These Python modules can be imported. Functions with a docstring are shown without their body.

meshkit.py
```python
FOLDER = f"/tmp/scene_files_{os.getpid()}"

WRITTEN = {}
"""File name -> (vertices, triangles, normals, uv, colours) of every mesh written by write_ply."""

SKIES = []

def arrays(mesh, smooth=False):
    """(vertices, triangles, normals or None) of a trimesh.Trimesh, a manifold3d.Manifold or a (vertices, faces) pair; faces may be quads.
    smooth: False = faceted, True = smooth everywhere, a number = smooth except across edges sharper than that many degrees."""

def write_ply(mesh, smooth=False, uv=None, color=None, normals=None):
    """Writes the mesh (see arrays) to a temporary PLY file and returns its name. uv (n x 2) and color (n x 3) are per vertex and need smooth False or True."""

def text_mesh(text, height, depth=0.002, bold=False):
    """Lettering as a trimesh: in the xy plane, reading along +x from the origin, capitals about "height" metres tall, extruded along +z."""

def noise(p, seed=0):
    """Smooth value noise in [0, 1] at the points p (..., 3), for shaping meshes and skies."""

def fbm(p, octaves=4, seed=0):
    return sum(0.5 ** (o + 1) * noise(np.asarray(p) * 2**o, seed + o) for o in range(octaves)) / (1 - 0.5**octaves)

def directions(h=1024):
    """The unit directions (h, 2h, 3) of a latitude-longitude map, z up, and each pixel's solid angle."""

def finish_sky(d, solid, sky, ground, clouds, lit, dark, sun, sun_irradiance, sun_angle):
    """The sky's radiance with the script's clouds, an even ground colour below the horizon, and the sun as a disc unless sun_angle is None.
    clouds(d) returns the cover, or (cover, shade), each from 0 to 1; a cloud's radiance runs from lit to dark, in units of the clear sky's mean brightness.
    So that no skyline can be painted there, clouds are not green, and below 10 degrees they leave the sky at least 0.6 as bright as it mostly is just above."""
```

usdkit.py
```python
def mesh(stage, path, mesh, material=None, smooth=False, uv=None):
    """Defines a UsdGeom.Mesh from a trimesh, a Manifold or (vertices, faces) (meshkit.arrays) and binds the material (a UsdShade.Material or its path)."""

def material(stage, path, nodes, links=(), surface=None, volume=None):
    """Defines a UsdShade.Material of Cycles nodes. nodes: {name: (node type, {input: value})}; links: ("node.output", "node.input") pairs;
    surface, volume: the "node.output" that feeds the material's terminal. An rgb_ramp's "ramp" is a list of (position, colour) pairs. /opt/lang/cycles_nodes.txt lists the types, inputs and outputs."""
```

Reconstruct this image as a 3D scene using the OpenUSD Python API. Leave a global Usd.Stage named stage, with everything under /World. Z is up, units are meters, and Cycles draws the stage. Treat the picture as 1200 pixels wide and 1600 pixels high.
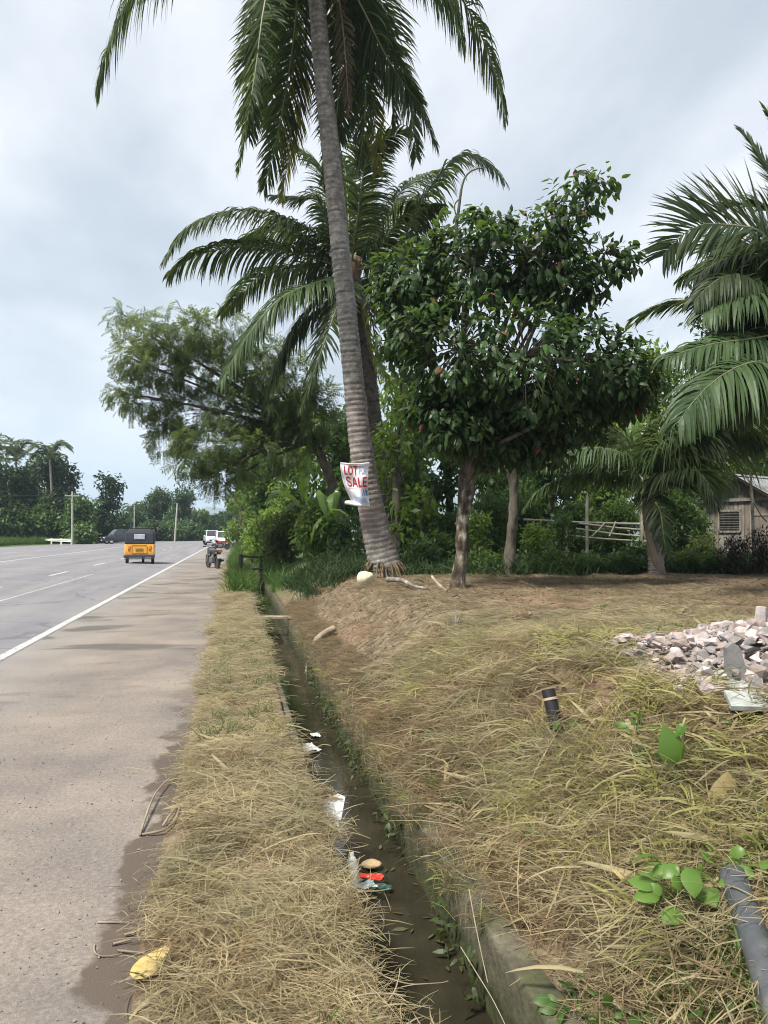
import math
import numpy as np
import trimesh
import manifold3d as m3
import meshkit
import usdkit
from pxr import Usd, UsdGeom, UsdLux, UsdShade, Gf, Sdf, Vt

stage = Usd.Stage.CreateInMemory()
UsdGeom.SetStageUpAxis(stage, 'Z')
UsdGeom.Xform.Define(stage, '/World')
UsdGeom.Scope.Define(stage, '/World/Looks')

# ---------------------------------------------------------------- camera
EYE = np.array([0.0, 0.0, 1.6])
YAW, PITCH = math.atan(235 / 1200), math.atan(33 / 1200)
FWD = np.array([math.sin(YAW) * math.cos(PITCH), math.cos(YAW) * math.cos(PITCH), math.sin(PITCH)])
RIGHT = np.array([math.cos(YAW), -math.sin(YAW), 0.0])
UP = np.cross(RIGHT, FWD)
cam = UsdGeom.Camera.Define(stage, '/World/camera')
cam.CreateHorizontalApertureAttr(24.0)
cam.CreateVerticalApertureAttr(32.0)
cam.CreateFocalLengthAttr(24.0)
cam.CreateClippingRangeAttr(Gf.Vec2f(0.05, 20000.0))
cam.AddTransformOp().Set(Gf.Matrix4d(*RIGHT, 0, *UP, 0, *(-FWD), 0, *EYE, 1))
cam.CreateExposureAttr(1.92)

# ---------------------------------------------------------------- sky and sun (bright overcast)
SUN = np.array([-0.45, -0.30, 0.84]); SUN /= np.linalg.norm(SUN)
dome = UsdLux.DomeLight.Define(stage, '/World/sky')
dome.CreateIntensityAttr(1.0)
dome.GetPrim().SetCustomDataByKey('kind', 'structure')
sky = usdkit.material(stage, '/World/Looks/cloudy_sky', {
    'tc': ('texture_coordinate', {}),
    'sep': ('separate_xyz', {}),
    'zc': ('math', {'math_type': 'maximum', 'value2': 0.0}),
    'za': ('math', {'math_type': 'add', 'value2': 0.16}),
    'dx': ('math', {'math_type': 'divide'}),
    'dy': ('math', {'math_type': 'divide'}),
    'pl': ('combine_xyz', {'z': 0.0}),
    'mp': ('mapping', {'location': (3.1, 1.7, 0.0), 'rotation': (0, 0, 0.75), 'scale': (1.0, 0.55, 1.0)}),
    'n1': ('noise_texture', {'scale': 1.1, 'detail': 6.0, 'roughness': 0.52, 'distortion': 0.35}),
    'n2': ('noise_texture', {'scale': 2.6, 'detail': 5.0, 'roughness': 0.55}),
    'mx': ('mix_float', {'fac': 0.3}),
    'shade': ('rgb_ramp', {'ramp': [(0.36, (2.75, 2.98, 3.35)), (0.45, (3.45, 3.68, 4.05)), (0.51, (4.3, 4.47, 4.8)), (0.58, (5.45, 5.5, 5.65)), (0.68, (6.5, 6.45, 6.4))]}),
    'hz': ('rgb_ramp', {'ramp': [(0.0, (5.7, 5.75, 5.75)), (0.12, (5.5, 5.6, 5.75)), (0.35, (4.5, 4.7, 5.05)), (1.0, (4.5, 4.7, 5.05))]}),
    'hf': ('rgb_ramp', {'ramp': [(0.0, (0.7,) * 3), (0.12, (0.3,) * 3), (0.35, (0.0,) * 3)]}),
    'hm': ('mix_color', {}),
    'air': ('sky_texture', {'sky_type': 'single_scattering', 'sun_disc': False, 'sun_elevation': math.asin(SUN[2]), 'sun_rotation': math.atan2(SUN[0], SUN[1])}),
    'cover': ('mix_color', {'fac': 0.93}),
    'bg': ('background_shader', {'strength': 0.05}),
}, [('tc.generated', 'sep.vector'), ('sep.z', 'zc.value1'), ('zc.value', 'za.value1'), ('sep.x', 'dx.value1'), ('za.value', 'dx.value2'), ('sep.y', 'dy.value1'), ('za.value', 'dy.value2'),
    ('dx.value', 'pl.x'), ('dy.value', 'pl.y'), ('pl.vector', 'mp.vector'), ('mp.vector', 'n1.vector'), ('mp.vector', 'n2.vector'),
    ('n1.fac', 'mx.a'), ('n2.fac', 'mx.b'), ('mx.result', 'shade.fac'), ('zc.value', 'hz.fac'), ('zc.value', 'hf.fac'),
    ('hf.color', 'hm.fac'), ('shade.color', 'hm.a'), ('hz.color', 'hm.b'), ('air.color', 'cover.a'), ('hm.result', 'cover.b'), ('cover.result', 'bg.color')], surface='bg.background')
for a, b in (('hf.color', 'hm.fac'),):
    pass
UsdShade.MaterialBindingAPI.Apply(dome.GetPrim()).Bind(sky)

sun = UsdLux.DistantLight.Define(stage, '/World/sun')
sun.CreateNormalizeAttr(True)
sun.CreateIntensityAttr(0.65)
sun.CreateAngleAttr(13.0)
sun.CreateColorAttr(Gf.Vec3f(1.0, 0.95, 0.86))
zax = SUN; xax = np.cross([0, 0, 1.0], zax); xax /= np.linalg.norm(xax); yax = np.cross(zax, xax)
sun.AddTransformOp().Set(Gf.Matrix4d(*xax, 0, *yax, 0, *zax, 0, 0, 0, 30, 1))

# ---------------------------------------------------------------- helpers
def at(u, v, d):
    """The point seen in direction (u, v) of a 1200 x 1600 view at depth d metres."""
    return EYE + d * (FWD + (u - 600) / 1200 * RIGHT + (800 - v) / 1200 * UP)

used = {}
def numbered(parent, name):
    k = (parent, name); n = used.get(k, 0); used[k] = n + 1
    return name if n == 0 else f'{name}_{n:03d}'

def arr(m):
    if isinstance(m, m3.Manifold):
        q = m.to_mesh(); return np.array(q.vert_properties[:, :3], float), np.array(q.tri_verts)
    if isinstance(m, trimesh.Trimesh):
        return np.array(m.vertices), np.array(m.faces)
    v, f = np.asarray(m[0], float), np.asarray(m[1], int)
    if f.shape[1] == 4: f = np.vstack([f[:, [0, 1, 2]], f[:, [0, 2, 3]]])
    return v, f

def cat(*ms):
    V, F, n = [], [], 0
    for m in ms:
        v, f = arr(m); V.append(v); F.append(f + n); n += len(v)
    return np.vstack(V), np.vstack(F)

GROUPS = {'coconut_palm': 'coconut palms around the lot', 'far_coconut_palm': 'far coconut palms on the left', 'undergrowth_shrub': 'undergrowth shrubs along the back of the lot', 'back_tree': 'trees behind the lot', 'far_back_tree': 'trees of the back row behind the lot',
          'far_tree': 'far trees across the road', 'far_bush': 'far bushes across the road', 'roadside_tree': 'trees along the ditch', 'roadside_bush': 'bushes along the shoulder', 'shrub': 'shrubs along the ditch', 'banana_plant': 'banana plants', 'utility_pole': 'poles along the road', 'power_line': 'power lines',
          'motorcycle': 'parked motorcycles', 'leafy_weed': 'leafy weeds on the banks', 'dry_twig': 'dry twigs on the shoulder', 'dry_stalk': 'dry stalks lying about', 'dead_leaf': 'dead leaves lying about', 'concrete_slab': 'flat slabs by the rubble', 'plastic_bag': 'plastic scraps in the ditch', 'foam_tray': 'foam pieces in the ditch', 'broadleaf_tree': 'broadleaf trees on the lot'}
def tag(p, label=None, category=None, group=None, kind=None):
    if category and not group: group = GROUPS.get(p.GetName().rstrip('0123456789').rstrip('_'))
    for k, v in (('label', label), ('category', category), ('group', group), ('kind', kind)):
        if v: p.SetCustomDataByKey(k, v)

class Thing:
    """A thing at its base; parts are given in world coordinates (local=False) or in the thing's own."""
    def __init__(s, name, label, category, loc=(0, 0, 0), rotz=0.0, group=None, kind=None):
        s.path = '/World/' + numbered('', name)
        s.loc, s.rot = np.asarray(loc, float), rotz
        x = UsdGeom.Xform.Define(stage, s.path)
        x.AddTranslateOp().Set(Gf.Vec3d(*map(float, s.loc)))
        if rotz: x.AddRotateZOp().Set(math.degrees(rotz))
        s.prim = x.GetPrim(); tag(s.prim, label, category, group, kind)
    def part(s, name, mesh, mat, smooth=False, parent=None, local=False, label=None, kind=None):
        v, f = arr(mesh)
        if not local:
            v = v - s.loc
            if s.rot:
                c, q = math.cos(-s.rot), math.sin(-s.rot)
                v = np.stack([v[:, 0] * c - v[:, 1] * q, v[:, 0] * q + v[:, 1] * c, v[:, 2]], 1)
        base = parent or s.path
        path = base + '/' + numbered(base, name)
        g = usdkit.mesh(stage, path, (v, f), mat, smooth)
        tag(g.GetPrim(), label=label, kind=kind)
        return path

def single(name, mesh, mat, label=None, category=None, group=None, kind=None, smooth=False):
    g = usdkit.mesh(stage, '/World/' + numbered('', name), arr(mesh), mat, smooth)
    tag(g.GetPrim(), label, category, group, kind)
    return g

def unit(v):
    return v / np.maximum(np.linalg.norm(v, axis=-1, keepdims=True), 1e-9)

def tube(pts, rad, sides=8, cap=True):
    p = np.asarray(pts, float); n = len(p)
    rad = np.broadcast_to(np.asarray(rad, float), (n,))
    t = unit(np.gradient(p, axis=0))
    a = np.cross(t, np.array([0.31, 0.2, 0.93]) if abs(t[0][2]) < 0.9 else np.array([1.0, 0.1, 0]))
    a = unit(a); b = np.cross(t, a)
    ang = np.arange(sides) * 2 * np.pi / sides
    v = p[:, None] + rad[:, None, None] * (np.cos(ang)[None, :, None] * a[:, None] + np.sin(ang)[None, :, None] * b[:, None])
    v = v.reshape(-1, 3)
    i, j = np.meshgrid(np.arange(n - 1), np.arange(sides), indexing='ij')
    q = np.stack([i * sides + j, i * sides + (j + 1) % sides, (i + 1) * sides + (j + 1) % sides, (i + 1) * sides + j], -1).reshape(-1, 4)
    f = np.vstack([q[:, [0, 1, 2]], q[:, [0, 2, 3]]])
    if cap:
        k = len(v); v = np.vstack([v, p[0], p[-1]])
        e = np.arange(sides)
        f = np.vstack([f, np.stack([np.full(sides, k), (e + 1) % sides, e], 1), np.stack([np.full(sides, k + 1), (n - 1) * sides + e, (n - 1) * sides + (e + 1) % sides], 1)])
    return v, f

def bez(a, b, c, n=12):
    t = np.linspace(0, 1, n)[:, None]
    return (1 - t) ** 2 * np.asarray(a) + 2 * t * (1 - t) * np.asarray(b) + t * t * np.asarray(c)

def thru(a, m, c, n=12):
    """A quadratic curve from a through m (half way) to c."""
    a, m, c = map(np.asarray, (a, m, c))
    return bez(a, 2 * m - 0.5 * (a + c), c, n)

def smoothpath(pts, n):
    p = np.asarray(pts, float); t = np.r_[0, np.cumsum(np.linalg.norm(np.diff(p, axis=0), axis=1))]
    from scipy.interpolate import PchipInterpolator
    return PchipInterpolator(t, p, axis=0)(np.linspace(0, t[-1], n))

def ribbons(P, S, W, fold=0.0):
    """Blades: P (n, k, 3) centre lines, S (n, k, 3) sideways, W (n, k) half widths; fold > 0 makes them V-shaped."""
    P, S = np.asarray(P, float), unit(np.asarray(S, float))
    n, k = P.shape[:2]
    S = np.broadcast_to(S, P.shape); W = np.broadcast_to(W, (n, k))[..., None]
    if fold == 0:
        V = np.stack([P + S * W, P - S * W], 2); m = 2
    else:
        T = unit(np.gradient(P, axis=1)); N = np.cross(T, S)
        V = np.stack([P + S * W, P - N * W * fold, P - S * W], 2); m = 3
    V = V.reshape(-1, 3)
    base = (np.arange(n)[:, None, None] * k + np.arange(k - 1)[None, :, None]) * m + np.arange(m - 1)[None, None, :]
    base = base.ravel()
    q = np.stack([base, base + 1, base + m + 1, base + m], 1)
    return V, np.vstack([q[:, [0, 1, 2]], q[:, [0, 2, 3]]])

LEAF3 = ([0, 0.42, 1.0], [0.06, 0.5, 0.0])
LEAF4 = ([0, 0.25, 0.6, 1.0], [0.05, 0.46, 0.44, 0.02])
def leafy(pos, d, nrm, L, aspect, stations=LEAF3, droop=0.18, fold=0.0):
    """Leaves at pos along d with upper side nrm, length L (n,), width = aspect * L."""
    pos, d = np.asarray(pos), unit(np.asarray(d)); nrm = np.asarray(nrm)
    S = unit(np.cross(d, nrm)); N = np.cross(S, d)
    t = np.array(stations[0]); w = np.array(stations[1])
    L = np.broadcast_to(L, (len(pos),))
    P = pos[:, None] + L[:, None, None] * (t[None, :, None] * d[:, None] - droop * (t ** 2)[None, :, None] * N[:, None])
    return ribbons(P, np.broadcast_to(S[:, None], P.shape), L[:, None] * aspect * w[None], fold)

def rbox(size, r, center=(0, 0, 0), seg=10):
    s = np.maximum(np.asarray(size, float) / 2 - r, 1e-4)
    sp = m3.Manifold.sphere(r, seg)
    return m3.Manifold.batch_hull([sp.translate((sx * s[0], sy * s[1], sz * s[2])) for sx in (-1, 1) for sy in (-1, 1) for sz in (-1, 1)]).translate(tuple(map(float, center)))

def hull_at(pts, r, seg=8):
    sp = m3.Manifold.sphere(r, seg)
    return m3.Manifold.batch_hull([sp.translate(tuple(map(float, p))) for p in pts])

def box(size, center):
    m = trimesh.creation.box(size); m.apply_translation(center); return m

def ground_noise(x, y, s, seed=0, o=3):
    x, y = np.broadcast_arrays(np.asarray(x, float), np.asarray(y, float))
    return meshkit.fbm(np.stack([x * s, y * s, np.full_like(x, 0.37)], -1), o, seed) - 0.5

def ss(a, b, x):
    t = np.clip((x - a) / (b - a), 0, 1); return t * t * (3 - 2 * t)

# ---------------------------------------------------------------- the lie of the land
def bend(y):
    """The road bends to the right in the distance."""
    y = np.asarray(y, float)
    near = np.clip(y - 82, 0, 120) ** 2 / (2 * 170.0)
    return near + np.clip(y - 202, 0, None) * (120 / 170.0)

ROAD_R, ROAD_L = -2.82, -22.0
def road_z(x):
    return np.where(x > -10.5, 0.034 * (-2.8 - x), 0.034 * 7.7 - 0.004 * (-10.5 - x))

def H(X, Y):
    """Height of the ground at (X, Y)."""
    X, Y = np.broadcast_arrays(np.asarray(X, float), np.asarray(Y, float))
    x = X - bend(Y)
    n1, n2 = ground_noise(X, Y, 1.1, 3), ground_noise(X, Y, 5.0, 9)
    left = np.where(x > ROAD_R, 0.0, road_z(np.maximum(x, ROAD_L))) - 0.07 * ss(0.0, 1.0, (-0.25 - x) / 0.3) * ss(-22.6, -22.0, x)
    left = left + np.where(x < -22.6, 0.3 * n1 * ss(-22.6, -26, x), 0)
    strip = 0.035 * ss(-0.5, -0.1, x) + 0.10 * n1 * ss(-0.5, 0.0, x) * ss(0.5, 0.3, x) + 0.10 * np.clip(ground_noise(X, Y, 2.4, 17) + 0.05, 0, 1) * ss(-0.3, 0.0, x) * ss(0.48, 0.25, x) + 0.03 * n2 * ss(-0.6, -0.2, x)
    far = ss(40, 60, Y)
    bank = 0.62 * ss(1.1, 2.45, x) * (1 - far) + far * 0.5 * ss(0.5, 5, x) - 0.02
    bank = bank + ss(1.1, 1.5, x) * (0.20 * n1 + 0.05 * n2) + ss(1.5, 2.2, x) * ss(7.5, 5.0, Y) * ss(4.6, 3.4, x) * (0.40 * ground_noise(X, Y, 1.9, 13) + 0.24 * ground_noise(X, Y, 4.2, 23)) + 0.17 * np.exp(-((x - 2.2) / 0.8) ** 2 - ((Y - 4.3) / 1.4) ** 2) + 0.10 * ss(5, 9, Y) * ss(1.0, 1.2, x) * (1 - far)
    z = np.where(x < 0.46, left + strip, bank)
    trench = (x > 0.455) & (x < 1.08) & (Y < 44)
    return np.where(trench, -0.62, z)

def foot(u, d, dz=0.0):
    """The point of the ground seen in column u at depth d."""
    p = at(u, 833, d); return np.array([p[0], p[1], float(H(p[0], p[1])) + dz])

def bank_at(u, v, dz=0.0, far=30.0):
    """Where the line of sight (u, v) meets the ground."""
    r = FWD + (u - 600) / 1200 * RIGHT + (800 - v) / 1200 * UP
    ds = np.linspace(1.0, far, 1200); pz = EYE[None] + ds[:, None] * r[None]; below = pz[:, 2] < H(pz[:, 0], pz[:, 1]) + dz
    k = int(np.argmax(below)) if below.any() else 1199; return pz[k]

# ---------------------------------------------------------------- materials
def M(name, nodes, links, surface='p.BSDF'):
    return usdkit.material(stage, '/World/Looks/' + name, nodes, links, surface=surface)

def plain(name, color, rough=0.6, metallic=0.0, noise=0.12, scale=6.0, bump=0.0, spec=0.4):
    """An even material with slight uneven tone."""
    dark = tuple(c * (1 - noise) for c in color); light = tuple(min(1, c * (1 + noise)) for c in color)
    nodes = {'g': ('geometry', {}), 'n': ('noise_texture', {'scale': scale, 'detail': 5.0}), 'r': ('rgb_ramp', {'ramp': [(0.3, dark), (0.7, light)]}),
             'p': ('principled_bsdf', {'roughness': rough, 'metallic': metallic, 'specular_ior_level': spec})}
    links = [('g.position', 'n.vector'), ('n.fac', 'r.fac'), ('r.color', 'p.base_color')]
    if bump:
        nodes['b'] = ('bump', {'strength': bump, 'distance': 0.02}); links += [('n.fac', 'b.height'), ('b.normal', 'p.normal')]
    return M(name, nodes, links)

def leaf_mat(name, ramp, rough=0.5, transl=0.28, tcol=None, spec=0.35, patch=1.2):
    """Leaves: each leaf its own tone, clumps slightly different, some light through them."""
    ramp = [tuple(1.3 * x for x in c) for c in ramp]
    n = len(ramp)
    pos = np.linspace(0.0, 1.0, n)
    tcol = tcol or tuple(np.array(ramp[-1]) * np.array([1.5, 1.6, 0.8]))
    return M(name, {'g': ('geometry', {}), 'r': ('rgb_ramp', {'ramp': [(float(p), c) for p, c in zip(pos, ramp)]}),
                    'n': ('noise_texture', {'scale': patch, 'detail': 3.0}), 'nr': ('rgb_ramp', {'ramp': [(0.3, (0.72, 0.76, 0.7)), (0.7, (1.25, 1.2, 1.15))]}),
                    'm': ('mix_color', {'blend_type': 'multiply', 'fac': 1.0}),
                    'p': ('principled_bsdf', {'roughness': rough, 'specular_ior_level': spec}), 't': ('translucent_bsdf', {'color': tcol}),
                    'x': ('mix_closure', {'fac': transl})},
             [('g.random_per_island', 'r.fac'), ('g.position', 'n.vector'), ('n.fac', 'nr.fac'), ('r.color', 'm.a'), ('nr.color', 'm.b'), ('m.result', 'p.base_color'),
              ('p.BSDF', 'x.closure1'), ('t.BSDF', 'x.closure2')], surface='x.closure')

def bark(name, ramp, scale=5.0, stretch=(1, 1, 1), bump=0.5, rough=0.85):
    return M(name, {'g': ('geometry', {}), 'mp': ('mapping', {'scale': stretch}), 'n': ('noise_texture', {'scale': scale, 'detail': 7.0, 'roughness': 0.62}),
                    'r': ('rgb_ramp', {'ramp': ramp}), 'b': ('bump', {'strength': bump, 'distance': 0.03}), 'p': ('principled_bsdf', {'roughness': rough, 'specular_ior_level': 0.2})},
             [('g.position', 'mp.vector'), ('mp.vector', 'n.vector'), ('n.fac', 'r.fac'), ('r.color', 'p.base_color'), ('n.fac', 'b.height'), ('b.normal', 'p.normal')])

rng = np.random.default_rng(7)
# ---------------------------------------------------------------- ground, road, ditch
def sheet(xs, ys, zf, shift=True):
    X, Y = np.meshgrid(xs, ys, indexing='ij')
    XX = X + bend(Y) if shift else X
    Z = zf(XX, Y)
    v = np.stack([XX, Y, Z], -1).reshape(-1, 3)
    i, j = np.meshgrid(np.arange(len(xs) - 1), np.arange(len(ys) - 1), indexing='ij')
    b = (i * len(ys) + j).ravel()
    q = np.stack([b, b + len(ys), b + len(ys) + 1, b + 1], 1)
    return v, np.vstack([q[:, [0, 1, 2]], q[:, [0, 2, 3]]])

soil = M('soil', {
    'g': ('geometry', {}), 'sp': ('separate_xyz', {}),
    'n1': ('noise_texture', {'scale': 9.0, 'detail': 9.0, 'roughness': 0.7}),
    'r1': ('rgb_ramp', {'ramp': [(0.32, (0.045, 0.033, 0.022)), (0.45, (0.105, 0.08, 0.052)), (0.57, (0.17, 0.135, 0.088)), (0.72, (0.27, 0.225, 0.15))]}),
    'n2': ('noise_texture', {'scale': 0.55, 'detail': 4.0, 'roughness': 0.6}),
    'r2': ('rgb_ramp', {'ramp': [(0.48, (0, 0, 0)), (0.62, (0.5,) * 3)]}),
    'red': ('mix_color', {'b': (0.20, 0.125, 0.082)}),
    'lx': ('math', {'math_type': 'less_than', 'value2': -22.6}),
    'gr': ('mix_color', {'b': (0.055, 0.085, 0.028)}),
    'fy': ('map_range', {'from_min': 17.5, 'from_max': 23.0, 'clamp': True}),
    'fr': ('mix_color', {'b': (0.06, 0.09, 0.03)}),
    'wz': ('map_range', {'from_min': 0.0, 'from_max': -0.16, 'clamp': True}), 'damp': ('mix_color', {'b': (0.042, 0.034, 0.02)}), 'xr': ('math', {'math_type': 'greater_than', 'value2': 0.4}), 'dm': ('math', {'math_type': 'multiply'}),
    'b': ('bump', {'strength': 0.9, 'distance': 0.04}),
    'p': ('principled_bsdf', {'roughness': 0.95, 'specular_ior_level': 0.15})},
    [('g.position', 'n1.vector'), ('g.position', 'n2.vector'), ('g.position', 'sp.vector'), ('n1.fac', 'r1.fac'), ('n2.fac', 'r2.fac'), ('r1.color', 'red.a'), ('r2.color', 'red.fac'),
     ('sp.x', 'lx.value1'), ('red.result', 'gr.a'), ('lx.value', 'gr.fac'), ('sp.y', 'fy.value'), ('gr.result', 'fr.a'), ('fy.result', 'fr.fac'), ('sp.z', 'wz.value'), ('sp.x', 'xr.value1'), ('wz.result', 'dm.value1'), ('xr.value', 'dm.value2'), ('dm.value', 'damp.fac'), ('fr.result', 'damp.a'), ('damp.result', 'p.base_color'), ('n1.fac', 'b.height'), ('b.normal', 'p.normal')])
xs = np.r_[-6000, -3000, -1500, -700, -350, -180, -100, -60, -40, -32, -27, -24.5, -23, -22.4, -22.0, -18, -14, -10.5, -7, -4, -2.9, -2.7, -2, -1.3, np.arange(-0.9, 0.42, 0.06), 0.445, 0.46, 1.07, 1.085, np.arange(1.13, 4.0, 0.07), np.arange(4.0, 9.0, 0.16), np.arange(9, 20, 0.6), 22, 26, 32, 40, 55, 80, 120, 180, 300, 600, 1200, 2500, 6000]
ys = np.r_[-60, -25, -10, -4, -1, np.arange(0.0, 7.0, 0.07), np.arange(7.0, 20, 0.16), np.arange(20, 44, 0.8), 44.0, 44.1, np.arange(46, 84, 4), np.arange(84, 210, 5), 230, 260, 300, 400, 600, 1000, 2000, 4000, 7000]
single('ground', sheet(xs, ys, H), soil, kind='structure', smooth=True)

# Asphalt, with its dusty shoulder
asphalt = M('asphalt', {
    'g': ('geometry', {}), 'n1': ('noise_texture', {'scale': 60.0, 'detail': 6.0, 'roughness': 0.75}), 'n2': ('noise_texture', {'scale': 0.35, 'detail': 5.0, 'roughness': 0.6}),
    'mp': ('mapping', {'scale': (1.6, 0.09, 1.0)}), 'n3': ('noise_texture', {'scale': 1.0, 'detail': 4.0}),
    'r1': ('rgb_ramp', {'ramp': [(0.25, (0.115, 0.114, 0.12)), (0.75, (0.215, 0.21, 0.213))]}),
    'r2': ('rgb_ramp', {'ramp': [(0.3, (0.86, 0.86, 0.9)), (0.7, (1.1, 1.08, 1.05))]}),
    'r3': ('rgb_ramp', {'ramp': [(0.35, (0.84, 0.85, 0.9)), (0.65, (1.12, 1.1, 1.08))]}),
    'm1': ('mix_color', {'blend_type': 'multiply', 'fac': 1.0}), 'm2': ('mix_color', {'blend_type': 'multiply', 'fac': 1.0}),
    'vc': ('voronoi_texture', {'feature': 'distance_to_edge', 'scale': 0.32}), 'nd': ('noise_texture', {'scale': 1.2, 'detail': 5.0}), 'nv': ('mix_color', {'blend_type': 'linear_light', 'fac': 0.35}), 'cr': ('rgb_ramp', {'ramp': [(0.0, (0.55,) * 3), (0.006, (0.62,) * 3), (0.012, (1.0,) * 3)]}), 'm3': ('mix_color', {'blend_type': 'multiply', 'fac': 0.8}),
    'b': ('bump', {'strength': 0.35, 'distance': 0.006}), 'p': ('principled_bsdf', {'roughness': 0.72, 'specular_ior_level': 0.4})},
    [('g.position', 'n1.vector'), ('g.position', 'n2.vector'), ('g.position', 'mp.vector'), ('mp.vector', 'n3.vector'), ('n1.fac', 'r1.fac'), ('n2.fac', 'r2.fac'), ('n3.fac', 'r3.fac'),
     ('r1.color', 'm1.a'), ('r2.color', 'm1.b'), ('m1.result', 'm2.a'), ('r3.color', 'm2.b'), ('g.position', 'nd.vector'), ('g.position', 'nv.a'), ('nd.color', 'nv.b'), ('nv.result', 'vc.vector'), ('vc.distance', 'cr.fac'), ('m2.result', 'm3.a'), ('cr.color', 'm3.b'), ('m3.result', 'p.base_color'), ('n1.fac', 'b.height'), ('b.normal', 'p.normal')])
ry = np.r_[-60, -20, np.arange(-8, 80, 2.0), np.arange(80, 240, 3.0)]
single('road', sheet(np.r_[-22.0, -18, -14.5, -10.5, -8, -6, -4.2, ROAD_R], ry, lambda X, Y: road_z(X - bend(Y)) + 0.004), asphalt, kind='structure', smooth=True)

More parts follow.
